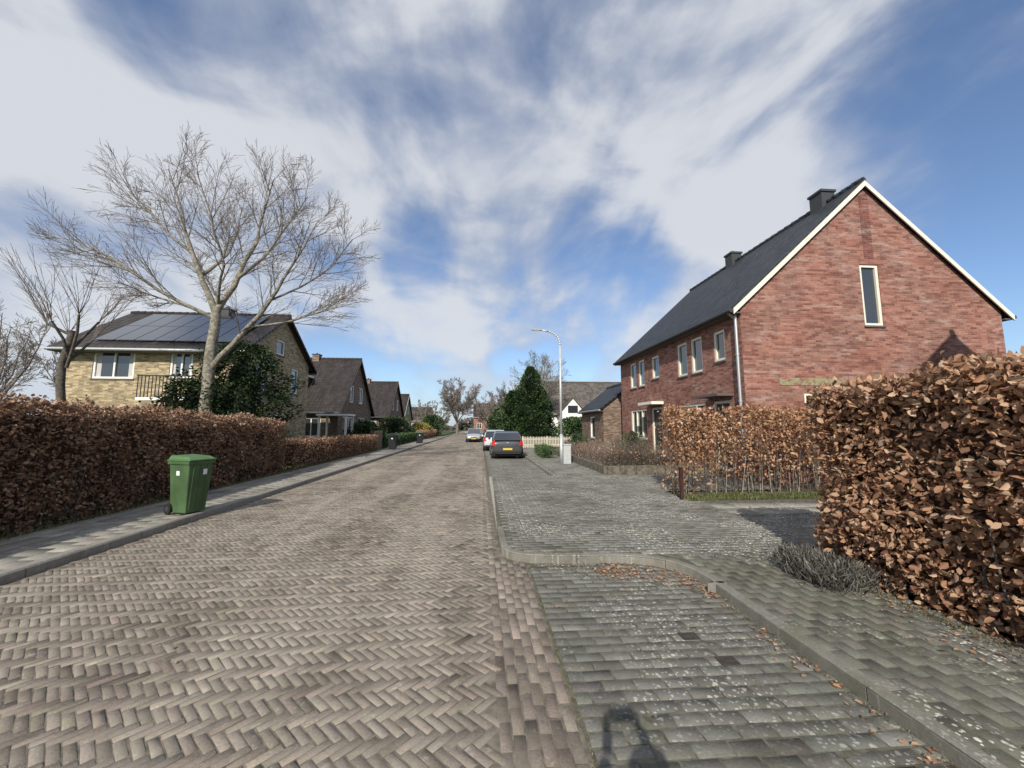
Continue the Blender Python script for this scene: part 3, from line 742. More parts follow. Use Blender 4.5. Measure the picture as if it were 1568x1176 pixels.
# ------------------------------------------------------------------ houses
class House:
    def __init__(s,name,x0,x1,y0,y1,zb,ze,zr,axis,wall,roof,frame=None,ov=.3,vg=.12,bargem=None):
        s.root=empty(name); s.w=MB(); s.n=MB(); s.r=MB(); s.frame=frame or M_white; s.wall=wall
        s.d=(x0,x1,y0,y1); s.zb=zb; s.axis=axis; s.ze=ze; s.zr=zr; s.ops={'S':[],'E':[],'N':[],'W':[]}
        s.ov=ov; s.vg=vg; s.roof=roof; s.barge=bargem
    def op(s,side,a,b,z0,z1,mull=1,door=False,frame=None,trans=0,curt=False):
        s.ops[side].append((a,b,z0,z1,mull,door,frame or s.frame,trans,curt))
    def build(s):
        x0,x1,y0,y1=s.d; ze,zr=s.ze,s.zr
        W={'S':((x0,y0),(x1,y0)),'E':((x1,y0),(x1,y1)),'N':((x1,y1),(x0,y1)),'W':((x0,y1),(x0,y0))}
        for side,(A,B) in W.items():
            Ln=abs(B[0]-A[0])+abs(B[1]-A[1]); d=((B[0]-A[0])/Ln,(B[1]-A[1])/Ln); nx,ny=d[1],-d[0]
            gab=(side in 'SN')==(s.axis=='y')
            def P(u,z,dep): return (A[0]+d[0]*u-nx*dep,A[1]+d[1]*u-ny*dep,z)
            def top(u): return ze+(zr-ze)*(1-abs(u-Ln/2)/(Ln/2)) if gab else ze
            ops=[]
            for (a,b,z0,z1,*rest) in s.ops[side]:
                if side=='S': u0,u1=a-x0,b-x0
                elif side=='E': u0,u1=a-y0,b-y0
                elif side=='N': u0,u1=x1-b,x1-a
                else: u0,u1=y1-b,y1-a
                ops.append((u0,u1,z0,z1,*rest))
            cuts=sorted(set([0,Ln]+([Ln/2] if gab else [])+[o[0] for o in ops]+[o[1] for o in ops]))
            for a,b in zip(cuts[:-1],cuts[1:]):
                m=(a+b)/2; z=s.zb
                for o in sorted([o for o in ops if o[0]<m<o[1]],key=lambda o:o[2]):
                    if o[2]>z: s.w.poly([P(a,z,0),P(b,z,0),P(b,o[2],0),P(a,o[2],0)],s.wall)
                    z=o[3]
                s.w.poly([P(a,z,0),P(b,z,0),P(b,top(b),0),P(a,top(a),0)],s.wall)
            def lb(u0,u1,z0,z1,d0,d1,mat):
                b=[P(u0,z0,d0),P(u1,z0,d0),P(u1,z0,d1),P(u0,z0,d1)]; t=[(p[0],p[1],z1) for p in b]; s.n.hexa(b,t,mat)
            for (u0,u1,z0,z1,mu,door,fr,tr,curt) in ops:
                D=.16
                for q4 in ([P(u0,z0,0),P(u0,z1,0),P(u0,z1,D),P(u0,z0,D)],[P(u1,z0,0),P(u1,z0,D),P(u1,z1,D),P(u1,z1,0)],
                           [P(u0,z1,0),P(u1,z1,0),P(u1,z1,D),P(u0,z1,D)],[P(u0,z0,0),P(u0,z0,D),P(u1,z0,D),P(u1,z0,0)]):
                    s.w.poly(q4,s.wall)
                fw=.085
                lb(u0,u0+fw,z0,z1,.03,.12,fr); lb(u1-fw,u1,z0,z1,.03,.12,fr)
                lb(u0+fw,u1-fw,z1-fw,z1,.03,.12,fr); lb(u0+fw,u1-fw,z0,z0+fw,.03,.12,fr)
                zt=z1-fw
                for k in range(1,mu):
                    u=u0+(u1-u0)*k/mu; lb(u-.035,u+.035,z0+fw,z1-fw,.032,.119,fr)
                if door:
                    lb(u0+fw,u1-fw,z0+fw,zt,.08,.11,M_dark)
                    lb(u0+.25,u1-.25,z0+1.2,zt-.2,.07,.079,M_glass)
                else:
                    s.n.poly([P(u0+fw,z0+fw,.09),P(u1-fw,z0+fw,.09),P(u1-fw,z1-fw,.09),P(u0+fw,z1-fw,.09)],M_glass)
                    if curt:
                        s.n.poly([P(u0+fw,z0+fw,.087),P(u0+fw+(u1-u0)*.12,z0+fw,.087),P(u0+fw+(u1-u0)*.12,z1-fw,.087),P(u0+fw,z1-fw,.087)],M_curt)
                        s.n.poly([P(u1-fw-(u1-u0)*.12,z0+fw,.087),P(u1-fw,z0+fw,.087),P(u1-fw,z1-fw,.087),P(u1-fw-(u1-u0)*.12,z1-fw,.087)],M_curt)
                    lb(u0-.03,u1+.03,z0-.06,z0-.002,-.04,.05,M_sill)
        ov,vg=s.ov,s.vg
        if s.axis=='y': T=lambda a,b,z:(b,a,z); a0,a1,b0,b1=y0,y1,x0,x1
        else: T=lambda a,b,z:(a,b,z); a0,a1,b0,b1=x0,x1,y0,y1
        bm=(b0+b1)/2; sl=(zr-ze)/((b1-b0)/2); th=.13; s.T=T; s.sl=sl; s.bm=bm; s.ab=(a0,a1,b0,b1)
        for sg,be in ((-1,b0),(1,b1)):
            eb=be+sg*ov; ez=ze-sl*ov+.02; rz=zr+.02
            lo=[T(a0-vg,eb,ez),T(a1+vg,eb,ez),T(a1+vg,bm,rz),T(a0-vg,bm,rz)]
            s.r.hexa(lo,[(p[0],p[1],p[2]+th) for p in lo],s.roof)
            s.n.cyl(T(a0-vg,eb+sg*.06,ez+.02),T(a1+vg,eb+sg*.06,ez+.02),.065,.065,M_zinc if not s.barge else M_lead,10)
            s.n.hexa([T(a0-vg+.02,be-sg*-.002,ez-.06),T(a1+vg-.02,be+sg*.002,ez-.06),T(a1+vg-.02,eb,ez-.06),T(a0-vg+.02,eb,ez-.06)],
                     [T(a0-vg+.02,be+sg*.002,ez-.02),T(a1+vg-.02,be+sg*.002,ez-.02),T(a1+vg-.02,eb,ez-.02),T(a0-vg+.02,eb,ez-.02)],M_sill)
            if s.barge:
                for aa,sgn in ((a0-vg,-1),(a1+vg,1)):
                    f=[T(aa+sgn*.035,eb,ez-.1),T(aa+sgn*.035,bm,rz-.1),T(aa+sgn*.003,bm,rz-.1),T(aa+sgn*.003,eb,ez-.1)]
                    s.n.hexa(f,[(p[0],p[1],p[2]+.17) for p in f],s.barge)
        nt=int((a1-a0+2*vg)/.34)
        for i in range(nt):
            u=a0-vg+i*(a1-a0+2*vg)/nt; s.r.cyl(T(u,bm,zr+.14),T(u+.35,bm,zr+.15),.095,.11,s.roof,8)
        s.w.obj('walls',s.root); s.n.obj('windows_and_trim',s.root); s.r.obj('roof',s.root)
    def chimney(s,cx,cy,w,top,mat):
        mb=MB(); mb.box(cx-w/2,cx+w/2,cy-w/2,cy+w/2,s.zr-1.0,top-.12,mat)
        mb.box(cx-w/2-.04,cx+w/2+.04,cy-w/2-.04,cy+w/2+.04,top-.12,top-.04,M_lead)
        mb.cyl((cx,cy,top-.04),(cx,cy,top+.08),.09,.08,M_lead,10); mb.obj('chimney',s.root)

h=House('brick_house',7.75,16.55,10.7,20.7,.05,5.35,9.4,'y',M_brick,M_tile,frame=M_cream,ov=.28,vg=.10,bargem=M_cream)
for a,b,z0,z1 in ((11.50,12.10,3.8,4.8),(12.78,13.5,3.6,4.88),(13.78,14.5,3.6,4.88),(16.1,16.8,3.8,4.8),(17.6,18.3,3.6,4.88),(18.6,19.35,3.6,4.88)):
    h.op('W',a,b,z0,z1)
h.op('W',16.0,17.0,.3,2.5,door=True); h.op('W',11.4,12.3,.3,2.5,door=True)
h.op('W',17.5,19.4,1.05,2.5,mull=3); h.op('W',12.75,14.6,1.05,2.5,mull=3)
h.op('S',11.80,12.44,4.78,6.75); h.op('S',9.6,10.9,.9,2.68,mull=2)
h.build(); hr=h
h.chimney(12.15,12.1,.5,10.05,M_lead); h.chimney(12.15,17.0,.5,10.05,M_lead)
mb=MB()
mb.cyl((7.66,10.80,5.1),(7.66,10.80,.1),.045,.045,M_zinc,10)
for z in (1,2.4,3.8): mb.cyl((7.66,10.8,z),(7.66,10.8,z+.05),.058,.058,M_zinc,10)
mb.cyl((7.42,10.8,5.12),(7.66,10.8,4.92),.045,.045,M_zinc,10)
mb.box(7.2,7.745,15.8,17.2,2.62,2.74,M_cream)
mb.box(7.2,7.745,11.2,12.5,2.62,2.70,M_sill)
mb.obj('downpipe_and_canopies',h.root)
# faded, patchy paint left on the lintel
m_l,T,b_=newmat('faded_lintel_paint'); uv=T.n('ShaderNodeUVMap',uv_map='UVMap').outputs[0]
nz=T.n('ShaderNodeTexNoise',{'Vector':uv,'Scale':5.0,'Detail':5.0,'Roughness':.7}).outputs[0]
nz2=T.n('ShaderNodeTexNoise',{'Vector':uv,'Scale':11.0,'Detail':4.0}).outputs[0]
cc_=T.mix(T.sm(nz,.42,.56),(.25,.115,.085),(.27,.27,.13)); cc_=T.mix(T.sm(nz2,.52,.62),cc_,(.30,.29,.26))
L(T,cc_,b_.inputs['Base Color']); b_.inputs['Roughness'].default_value=.9
mb=MB()
mb.box(8.85,10.95,10.685,10.698,2.90,3.12,m_l)
mb.box(12.0,12.32,10.69,10.697,6.95,9.1,M_brickp)
mb.obj('lintel_and_patched_brick',h.root)
h=House('brick_house',7.9,16.7,-9,3.4,.05,5.35,9.4,'y',M_brick,M_tile,frame=M_cream,ov=.28,vg=.10,bargem=M_cream)
for a in (-8,-5.4,-3,.2): h.op('W',a,a+.7,3.65,4.85); h.op('W',a,a+1.2,1.0,2.5,mull=2)
h.build()
h=House('brick_garage',7.3,11.3,22.6,27.5,.05,2.75,4.3,'y',M_bbrick,M_tile,ov=.2)
h.op('W',24.4,25.4,.9,2.3); h.build()
h=House('white_house',7.6,17.5,43,50,.05,3.3,6.9,'x',M_render,M_gtile,ov=.35)
h.op('S',9,10.4,1,2.3,mull=2); h.op('S',12,13.4,1,2.3,mull=2); h.op('W',45.5,47,3.0,4.2); h.build()
mb=MB()
for x in (8.6,):
    mb.box(x,x+2.9,41.6,42.98,.05,3.0,M_render)
    mb.poly([(x,41.6,3.0),(x+2.9,41.6,3.0),(x+1.45,41.6,4.7)],M_render)
    for sg in (-1,1):
        c=x+1.45; lo=[(c,41.45,4.75),(c+sg*1.7,41.45,2.85),(c+sg*1.7,46,2.85),(c,46,4.75)]
        mb.hexa(lo,[(p[0],p[1],p[2]+.1) for p in lo],M_gtile)
    mb.box(x+.9,x+2.0,41.57,41.595,3.1,3.9,M_glass); mb.box(x+.4,x+2.5,41.57,41.595,1.0,2.2,M_glass)
mb.obj('front_gable',h.root)
h=House('yellow_brick_house',-18.0,-10.6,18.0,24.4,.05,5.25,7.45,'x',M_ybrick,M_btile,ov=.5,vg=.3)
h.op('S',-16.9,-15.2,3.75,5.0,mull=2,curt=True); h.op('S',-13.75,-12.8,3.8,5.0,mull=2,curt=True); h.op('S',-16.9,-14.6,.9,2.4,mull=3); h.op('S',-13.6,-11.6,.4,2.5,mull=2)
h.op('E',18.9,20.1,3.4,4.9,mull=2); h.op('E',22.3,23.1,3.5,4.9); h.op('E',20.6,21.4,5.4,6.2); h.op('E',19.3,21.4,.8,2.3,mull=2)
h.build(); h.chimney(-13.6,21.2,.55,7.95,M_lead)
pm=glass_mat('solar_cell',(.02,.025,.04),.15); mb=MB(); sl=h.sl
for i in range(7):
    for j in range(2):
        xa=-16.9+i*.82; ya=17.95+j*1.45; f=lambda y:(y-18.0)*sl+5.25+.02+.13+.08
        lo=[(xa,ya,f(ya)),(xa+.78,ya,f(ya)),(xa+.78,ya+1.4,f(ya+1.4)),(xa,ya+1.4,f(ya+1.4))]
        mb.hexa(lo,[(p[0],p[1],p[2]+.035) for p in lo],pm)
mb.obj('solar_panels',h.root)
mb=MB()
mb.box(-14.2,-11.8,17.0,17.995,2.75,2.87,M_white)
for x in np.arange(-14.2,-11.75,.14): mb.box(x,x+.025,17.02,17.045,2.87,3.75,M_dark)
mb.box(-14.22,-11.78,17.0,17.06,3.75,3.80,M_dark)
mb.obj('balcony',h.root)
def left_house(y0,y1,x1,x0,zr,wall,name):
    h=House(name,x0,x1,y0,y1,.05,3.0,zr,'x',wall,M_btile,ov=.4,vg=.25,bargem=M_white if zr<7.1 else M_sill)
    ym=(y0+y1)/2
    h.op('E',ym-1.8,ym-.9,3.6,5.0,frame=M_white); h.op('E',ym+.5,ym+1.6,3.6,5.0,mull=2)
    h.op('E',ym-3.2,ym-1.0,.9,2.4,mull=3); h.op('E',ym+.6,ym+2.4,.9,2.4,mull=2)
    h.op('S',x1-2.6,x1-1.2,.9,2.3,mull=2,curt=True); h.op('S',x1-5.2,x1-3.8,.9,2.3,mull=2)
    h.build(); sl=h.sl
    mb=MB(); xa=x1-5.4; yb=y0+1.0; zb=3.0+sl*1.0+.15
    mb.box(xa,xa+2.4,yb,yb+2.6,zb-.2,zb+1.35,M_btile); mb.box(xa-.15,xa+2.55,yb-.2,yb+2.7,zb+1.35,zb+1.5,M_white)
    mb.box(xa+.12,xa+2.28,yb-.03,yb-.002,zb+.1,zb+1.25,M_white)
    for k in range(3): mb.box(xa+.2+k*.7,xa+.8+k*.7,yb-.04,yb-.032,zb+.2,zb+1.15,M_glass)
    mb.obj('dormer',h.root); h.chimney(x1-3.5,ym,.55,zr+.55,M_bbrick)
    return h
h=left_house(29.6,38.2,-10.6,-19,7.3,M_bbrick,'brown_brick_house')
mb=MB()
for y in (27.6,29.0):
    for x in (-11.2,-9.4): mb.box(x,x+.12,y,y+.12,.05,2.4,M_white)
mb.box(-11.3,-9.2,27.5,29.2,2.4,2.52,M_white); mb.obj('porch',h.root)
left_house(45.6,54.2,-10.8,-19,7.1,M_bbrick,'brown_brick_house')
left_house(63,71,-12.5,-20,6.9,M_ybrick,'brown_brick_house')
h=House('red_brick_house',-1.8,5.0,96,103,.05,4.0,7.2,'x',M_brick,M_btile,ov=.3)
h.op('S',-1.0,.2,1,2.4,mull=2);h.op('S',2.2,3.6,1,2.4,mull=2);h.op('S',.8,1.6,2.6,3.7);h.build()
h=House('distant_house',-26,-14,108,116,.05,3.2,6.8,'x',M_bbrick,M_btile); h.op('S',-24,-22,1,2.4,mull=2);h.op('S',-19,-17,1,2.4,mull=2);h.build()
h=House('distant_house',-40,-30,60,70,.05,3.2,7.2,'x',M_bbrick,M_btile); h.build()
mb=MB()
for y in np.arange(26.9,29.0,.14): mb.box(-7.2,-7.17,y,y+.09,.1,1.35,M_wood)
mb.obj('wooden_fence')

# ------------------------------------------------------------------ bins
def bin_(x,y,rot,body,lid,z0=.105,sc=1.):
    root=empty('wheelie_bin',(x,y,z0)); root.rotation_euler=(0,0,rot); root.scale=(sc,sc,1)
    mb=MB()
    def ring(hx0,hx1,hy,z): return [(hx0,-hy,z),(hx1,-hy,z),(hx1,hy,z),(hx0,hy,z)]
    mb.hexa(ring(-.24,.22,.22,.03),ring(-.31,.30,.275,.92),body)
    mb.obj('body',root,bevel=.02)
    mb=MB(); mb.hexa(ring(-.335,.325,.30,.90),ring(-.335,.325,.30,.955),body); 
    for yy in (-.15,0,.15): mb.hexa([(.222,yy-.02,.08),(.235,yy-.02,.08),(.235,yy+.02,.08),(.222,yy+.02,.08)],[(.298,yy-.02,.88),(.310,yy-.02,.88),(.310,yy+.02,.88),(.298,yy+.02,.88)],body)
    mb.obj('rim',root,bevel=.008)
    mb=MB(); mb.hexa(ring(-.36,.35,.305,.958),ring(-.36,.35,.305,.985),lid)
    mb.hexa(ring(-.34,.32,.29,.985),[(-.32,-.25,1.055),(.22,-.25,1.03),(.22,.25,1.03),(-.32,.25,1.055)],lid)
    mb.obj('lid',root,bevel=.012)
    mb=MB(); mb.cyl((-.40,-.22,.97),(-.40,.22,.97),.017,.017,lid,8)
    for yy in (-.21,.21): mb.box(-.40,-.33,yy-.02,yy+.02,.93,.985,lid)
    mb.obj('handle',root)
    mb=MB()
    for yy in (-.255,.255):
        mb.cyl((-.26,yy-.025,.10),(-.26,yy+.025,.10),.10,.10,M_blk,20); mb.cyl((-.26,yy-.03,.10),(-.26,yy+.03,.10),.045,.045,M_lead,12)
    mb.cyl((-.26,-.25,.10),(-.26,.25,.10),.012,.012,M_blk,8); mb.obj('wheels',root,bevel=.006)
    mb=MB(); mb.poly([(.313,.03,.70),(.313,.12,.70),(.322,.12,.80),(.322,.03,.80)],M_white)
    mb.poly([(-.08,-.266,.70),(.02,-.266,.70),(.02,-.272,.78),(-.08,-.272,.78)],M_white)
    mb.obj('sticker',root)
    return root
MG=simple('green_plastic',(.066,.118,.052),.5,noise=.2,scale=3,spec=.35); MGl=simple('green_lid_plastic',(.085,.175,.07),.45,noise=.12,scale=3,spec=.35)
MK=simple('anthracite_plastic',(.018,.02,.022),.45)
bin_(-5.36,7.75,R(-20),MG,MGl,sc=.80)
bin_(-5.95,27.0,R(5),MK,MK)
bin_(-5.6,36.5,R(5),MK,MG)

# ------------------------------------------------------------------ street lamp
root=empty('street_lamp',(3.5,16.7,.09))
mb=MB(); mb.tube([(0,0,0),(0,0,1.2),(0,0,1.25),(0,0,5.2)],[.075,.075,.055,.045],M_pole,16)
pts=[(0,0,5.2)];
for i in range(1,9):
    a=i/8*R(78); pts.append((-.62*(1-math.cos(a)),0,5.2+.62*math.sin(a)))
pts.append((-.85,0,5.87))
mb.tube(pts,[.045-.0012*i for i in range(len(pts))],M_pole,12); mb.obj('pole',root,smooth=True)
mb=MB(); lh=simple('lamp_head_grey',(.30,.31,.31),.5)
mb.hexa([(-1.28,-.07,5.86),(-.80,-.055,5.84),(-.80,.055,5.84),(-1.28,.07,5.86)],[(-1.24,-.05,5.94),(-.82,-.045,5.92),(-.82,.045,5.92),(-1.24,.05,5.94)],lh)
mb.box(-1.22,-.95,-.05,.05,5.835,5.858,M_white); mb.obj('head',root,bevel=.012)
root=empty('utility_cabinet',(3.68,16.5,.09))
mb=MB(); mc=simple('grey_cabinet_paint',(.42,.44,.43),.6,noise=.1)
mb.box(-.15,.17,-.1,.12,0,.78,mc); mb.box(-.17,.19,-.12,.14,.78,.83,mc); mb.box(-.13,.15,-.106,-.1005,.06,.74,mc); mb.obj('cabinet',root,bevel=.01)

# ------------------------------------------------------------------ cars
def car(name,x,y,paint,flip=False,Ln=3.85,Wd=1.66,Ht=1.45):
    root=empty(name,(x,y,0)); root.rotation_euler=(0,0,math.pi if flip else 0)
    s=Wd/2; mp=paint
    st=[(0,.36,.80,.86),(.05,.25,.90,.93),(.25,.22,.96,.985),(.8,.20,.97,1.0),(1.9,.19,.96,1.0),(2.7,.20,.93,1.0),(3.3,.22,.80,.96),(3.68,.25,.68,.88),(3.82,.32,.58,.76)]
    V=[];Fc=[]
    for (yy,zb,zt,wf) in st:
        hw=s*wf
        prof=[(-.75,zb),(-.97,zb+.10),(-1.0,zb+(zt-zb)*.5),(-.965,zt-.07),(-.86,zt),(0,zt+.025),(.86,zt),(.965,zt-.07),(1.0,zb+(zt-zb)*.5),(.97,zb+.10),(.75,zb)]
        for a,z in prof: V.append((a*hw,yy*Ln/3.85,z))
    k=11
    for i in range(len(st)-1):
        for j in range(k): Fc.append((i*k+j,i*k+(j+1)%k,(i+1)*k+(j+1)%k,(i+1)*k+j))
    Fc.append(tuple(range(k-1,-1,-1))); Fc.append(tuple((len(st)-1)*k+j for j in range(k)))
    me=bpy.data.meshes.new('body'); me.from_pydata(V,[],Fc); me.materials.append(mp); me.polygons.foreach_set('use_smooth',[True]*len(Fc)); me.update()
    o=link(bpy.data.objects.new('body',me),root); md=o.modifiers.new('s','SUBSURF'); md.levels=2; md.render_levels=2
    cs=[(.06,.92,.96,.93,.86),(.38,.95,Ht-.10,.95,.74),(.75,.95,Ht-.02,.95,.72),(1.5,.94,Ht,.95,.72),(2.05,.93,Ht-.06,.94,.72),(2.85,.88,.93,.92,.80)]
    V=[];Fc=[];k=6
    for (yy,zb,zt,wb,wt) in cs:
        for a,z in ((-wb,zb),(-(wb*.35+wt*.65)-.02,zb+(zt-zb)*.62),(-wt,zt-.03 if zt-zb>.2 else zt),(wt,zt-.03 if zt-zb>.2 else zt),((wb*.35+wt*.65)+.02,zb+(zt-zb)*.62),(wb,zb)): V.append((a*s,yy*Ln/3.85,z))
    fm=[]
    for i in range(len(cs)-1):
        for j in range(k-1):
            Fc.append((i*k+j,i*k+j+1,(i+1)*k+j+1,(i+1)*k+j))
            g=0
            if i in (0,4) and j==2: g=1
            if j in (0,1,3,4) and i in (1,2,3): g=1
            fm.append(g)
    me=bpy.data.meshes.new('cabin'); me.from_pydata(V,[],Fc); me.materials.append(mp); me.materials.append(M_glass); me.polygons.foreach_set('material_index',fm); me.update()
    link(bpy.data.objects.new('cabin',me),root)
    mb=MB(); lr=simple('red_lamp_lens',(.45,.02,.015),.2); hl=glass_mat('headlamp_lens',(.6,.62,.65),.1); yl=simple('number_plate',(.62,.46,.07),.5)
    for sg in (-1,1):
        mb.hexa([(sg*s*.98,.04,.68),(sg*s*.74,-.02,.68),(sg*s*.74,.1,.68),(sg*s*.98,.25,.68)],[(sg*s*.92,.12,.98),(sg*s*.80,.06,.98),(sg*s*.80,.16,.98),(sg*s*.92,.3,.98)],lr)
        mb.hexa([(sg*s*.80,Ln-.30,.56),(sg*s*.45,Ln-.06,.56),(sg*s*.45,Ln-.2,.56),(sg*s*.8,Ln-.5,.56)],[(sg*s*.80,Ln-.36,.70),(sg*s*.48,Ln-.14,.69),(sg*s*.48,Ln-.3,.7),(sg*s*.8,Ln-.5,.7)],hl)
        mb.hexa([(sg*s*.98,2.35,.92),(sg*s*1.16,2.33,.92),(sg*s*1.16,2.43,.92),(sg*s*.98,2.48,.92)],[(sg*s*.98,2.35,1.04),(sg*s*1.15,2.33,1.06),(sg*s*1.15,2.43,1.06),(sg*s*.98,2.48,1.04)],mp)
    mb.box(-.24,.24,-.03,.02,.46,.56,yl); mb.box(-.24,.24,Ln-.02,Ln+.02,.34,.44,yl)
    mb.box(-s*.82,s*.82,-.04,.1,.26,.40,M_blk); mb.box(-s*.6,s*.6,Ln-.14,Ln,.26,.40,M_blk)
    mb.box(-.05,.05,-.015,.06,.80,.86,M_zinc)
    mb.box(-s*.35,s*.35,Ln-.12,Ln-.01,.46,.55,M_blk)
    mb.box(-s*.85,s*.85,.1,Ln-.3,.15,.24,M_blk)
    mb.obj('lights_and_trim',root,bevel=.01)
    mb=MB(); al=simple('alloy_wheel',(.4,.4,.41),.35,.8)
    for sg in (-1,1):
        for yy in (.62,Ln-.75):
            mb.cyl((sg*(s-.19),yy,.30),(sg*(s+.005),yy,.30),.30,.30,M_blk,24); mb.cyl((sg*(s-.02),yy,.30),(sg*(s+.012),yy,.30),.19,.18,al,16)
            mb.cyl((sg*(s-.12),yy,.34),(sg*(s-.004),yy,.34),.345,.345,M_dark,24)
    mb.obj('wheels',root)
    return root
def paintm(name,c):
    m=simple(name,c,.3,.3,spec=.5); b=m.node_tree.nodes['Principled BSDF']; b.inputs['Coat Weight'].default_value=.8; b.inputs['Coat Roughness'].default_value=.06; return m
car('parked_car',1.38,19.9,paintm('dark_grey_paint',(.07,.074,.078)))
car('parked_car',1.0,26.3,paintm('white_car_paint',(.7,.71,.72)))
car('silver_car',-.72,44,paintm('silver_paint',(.42,.44,.46)),flip=True)

# ------------------------------------------------------------------ the photographer, standing on the road behind the phone (only the shadow is in view)
def skin(name,chains,mat,parent,sub=2):
    V=[];E=[];Rr=[];idx={}
    for ch in chains:
        prev=None
        for (x,y,z,r) in ch:
            key=(round(x,4),round(y,4),round(z,4))
            if key not in idx: idx[key]=len(V); V.append((x,y,z)); Rr.append(r)
            if prev is not None: E.append((prev,idx[key]))
            prev=idx[key]
    me=bpy.data.meshes.new(name); me.from_pydata(V,E,[]); me.materials.append(mat)
    o=link(bpy.data.objects.new(name,me),parent)
    md=o.modifiers.new('Skin','SKIN'); md.use_smooth_shade=True
    sv=me.skin_vertices[0].data
    for i,r in enumerate(Rr): sv[i].radius=(r,r); sv[i].use_root=(i==0)
    s2=o.modifiers.new('Sub','SUBSURF'); s2.levels=1; s2.render_levels=sub
    return o
ph=empty('photographer',(0,-.5,0))
M_jk=simple('navy_jacket',(.03,.035,.05),.85,noise=.2); M_jn=simple('blue_jeans',(.05,.07,.12),.9,noise=.2)
M_sk=simple('skin',(.50,.33,.25),.6); M_hr=simple('brown_hair',(.06,.04,.025),.8,noise=.3,scale=30); M_sh=simple('shoe_leather',(.03,.025,.02),.6)
tor=[(0,0,.98,.15),(0,0,1.18,.14),(0,0,1.38,.15),(0,0,1.47,.10)]
skin('jacket',[tor]+[[(0,0,1.38,.15),(sg*.17,0,1.44,.075),(sg*.27,.08,1.26,.055),(sg*.17,.27,1.46,.045),(sg*.115,.335,1.585,.034)] for sg in (-1,1)],M_jk,ph)
skin('jeans',[[(0,0,.97,.14),(sg*.10,0,.88,.105),(sg*.12,.02,.50,.068),(sg*.13,0,.12,.052)] for sg in (-1,1)],M_jn,ph)
skin('shoes',[[(sg*.13,-.05,.06,.045),(sg*.135,.06,.055,.048),(sg*.15,.17,.045,.04)] for sg in (-1,1)],M_sh,ph)
skin('head',[[(0,.02,1.48,.058),(0,.03,1.58,.06),(0,.045,1.67,.085),(0,.035,1.76,.092),(0,.03,1.80,.075)],[(0,.045,1.67,.085),(0,.135,1.69,.018),(0,.155,1.67,.014)],[(0,.035,1.76,.092),(.1,.03,1.72,.02)],[(0,.035,1.76,.092),(-.1,.03,1.72,.02)]],M_sk,ph)
skin('hair',[[(0,-.03,1.70,.075),(0,-.01,1.78,.095),(0,.03,1.825,.08)]],M_hr,ph)
for sg in (-1,1):
    wx,wy,wz=sg*.115,.335,1.585
    fin=[[(wx,wy,wz,.026),(sg*.10,.37,1.635,.030),(sg*.093,.39,1.665,.027)]]
    skin('hand',fin,M_sk,ph)
    for i,(dz,ln) in enumerate(((.055,.9),(.034,1.),(.012,.95),(-.010,.8))):
        skin('finger',[[(sg*.095,.395,1.66+dz-.02,.0095),(sg*.10,.425,1.665+dz-.02,.009),(sg*.09,.447,1.667+dz-.02,.008),(sg*(.09-.022*ln),.452,1.668+dz-.02,.0075)]],M_sk,ph,1)
    skin('thumb',[[(sg*.098,.385,1.645,.012),(sg*.088,.392,1.68,.010),(sg*.07,.41,1.70,.009)]],M_sk,ph,1)
mb=MB(); mb.box(-.074,.074,.432,.441,1.665,1.738,M_dark); mb.obj('phone',ph,bevel=.003)

# ------------------------------------------------------------------ sky, sun, camera
SE=R(33); sd=Vector((-.32*math.cos(SE),-.947*math.cos(SE),math.sin(SE)))
w_=bpy.data.worlds.new('World'); scene.world=w_; w_.use_nodes=True; T=NT(w_.node_tree)
bg=w_.node_tree.nodes['Background']
sky=T.n('ShaderNodeTexSky'); sky.sky_type='NISHITA'; sky.sun_disc=False; sky.sun_elevation=SE; sky.sun_rotation=R(180+18.7)
sky.air_density=1.0; sky.dust_density=.5; sky.ozone_density=1.8
skc=T.mix(1.0,sky.outputs[0],(1.2,1.35,1.55),'MULTIPLY')
gen=T.n('ShaderNodeTexCoord').outputs['Generated']; sp=T.n('ShaderNodeSeparateXYZ',{0:gen})
zc=T.math('ADD',T.math('MAXIMUM',sp.outputs[2],0.0),.42)
vx=T.math('DIVIDE',sp.outputs[0],zc); vy=T.math('DIVIDE',sp.outputs[1],zc)
cv=T.n('ShaderNodeCombineXYZ',{0:vx,1:vy,2:0.0}).outputs[0]
mp=T.n('ShaderNodeMapping',{'Vector':gen,'Location':(.35,.2,.1),'Rotation':(0,R(-18),0),'Scale':(1.0,1.0,2.1)}).outputs[0]
n1=T.n('ShaderNodeTexNoise',{'Vector':mp,'Scale':2.6,'Detail':10.0,'Roughness':.5,'Distortion':.3}).outputs[0]
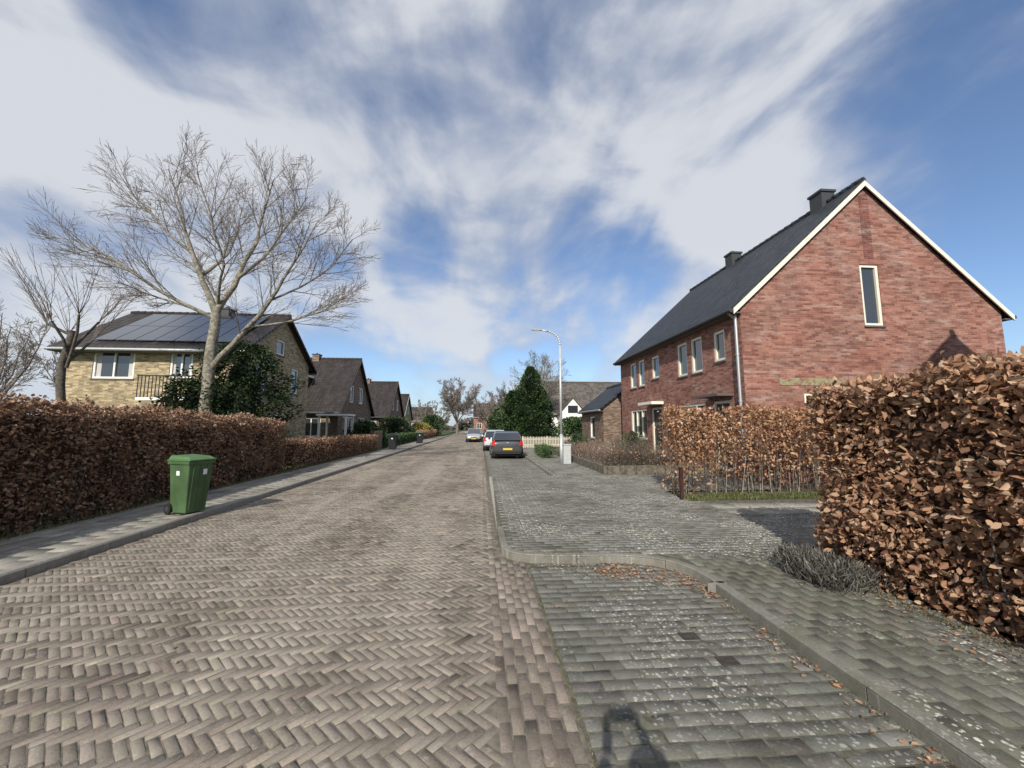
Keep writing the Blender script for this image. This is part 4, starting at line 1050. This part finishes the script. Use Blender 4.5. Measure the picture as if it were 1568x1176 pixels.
mp2=T.n('ShaderNodeMapping',{'Vector':cv,'Location':(.6,.3,0),'Rotation':(0,0,R(40)),'Scale':(3.2,1.5,1)}).outputs[0]
n2=T.n('ShaderNodeTexNoise',{'Vector':mp2,'Scale':1.7,'Detail':10.0,'Roughness':.52,'Distortion':.5}).outputs[0]
cov=T.math('ADD',T.math('MULTIPLY',n1,.78),T.math('MULTIPLY',n2,.42))
def patch(d,a,b,amt):
    v=Vector(d).normalized()
    dt=T.n('ShaderNodeVectorMath',{0:gen,1:tuple(v)},operation='DOT_PRODUCT').outputs[1]
    return T.math('MULTIPLY',T.sm(dt,a,b),amt)
for d,a,b,amt in (((.298,.857,.422),.980,1.,-.14),((.84,.44,.38),.93,.995,-.18),((-.152,.887,.435),.992,1.,-.09),((-.29,.945,.144),.95,1.,-.08),((.35,.92,.10),.96,1.,-.06),
                  ((-.75,.5,.35),.9,1.,.08),((.1,.9,.55),.965,1.,.10),((-.1,.6,.8),.8,1.,.07),((.6,.62,.55),.96,1.,.06)):
    cov=T.math('ADD',cov,patch(d,a,b,amt))
c=T.sm(cov,.41,.70)
haze=T.sm(sp.outputs[2],.20,.0)
cc=T.mix(T.sm(T.math('ADD',T.math('MULTIPLY',cov,.55),T.math('MULTIPLY',n1,.5)),.48,.67),(4.8,5.3,6.4),(7.6,7.8,8.2))
col=T.mix(T.math('ADD',T.math('MULTIPLY',c,.84),.06),skc,cc)
col=T.mix(T.math('MULTIPLY',haze,.42),col,(4.9,6.1,7.7))
L(T,col,bg.inputs[0]); bg.inputs[1].default_value=.095
sun=bpy.data.lights.new('sun','SUN'); sun.energy=5.0; sun.angle=R(.5); sun.color=(1,.94,.84)
so=link(bpy.data.objects.new('sun',sun)); so.rotation_euler=(-sd).to_track_quat('-Z','Y').to_euler()
cam=bpy.data.cameras.new('camera'); co=link(bpy.data.objects.new('camera',cam)); co.location=(0,0,1.7)
co.rotation_euler=(R(96.2),0,R(-4.6)); cam.lens=36*589/1568; cam.sensor_width=36; cam.clip_start=.05; cam.clip_end=3000
scene.camera=co
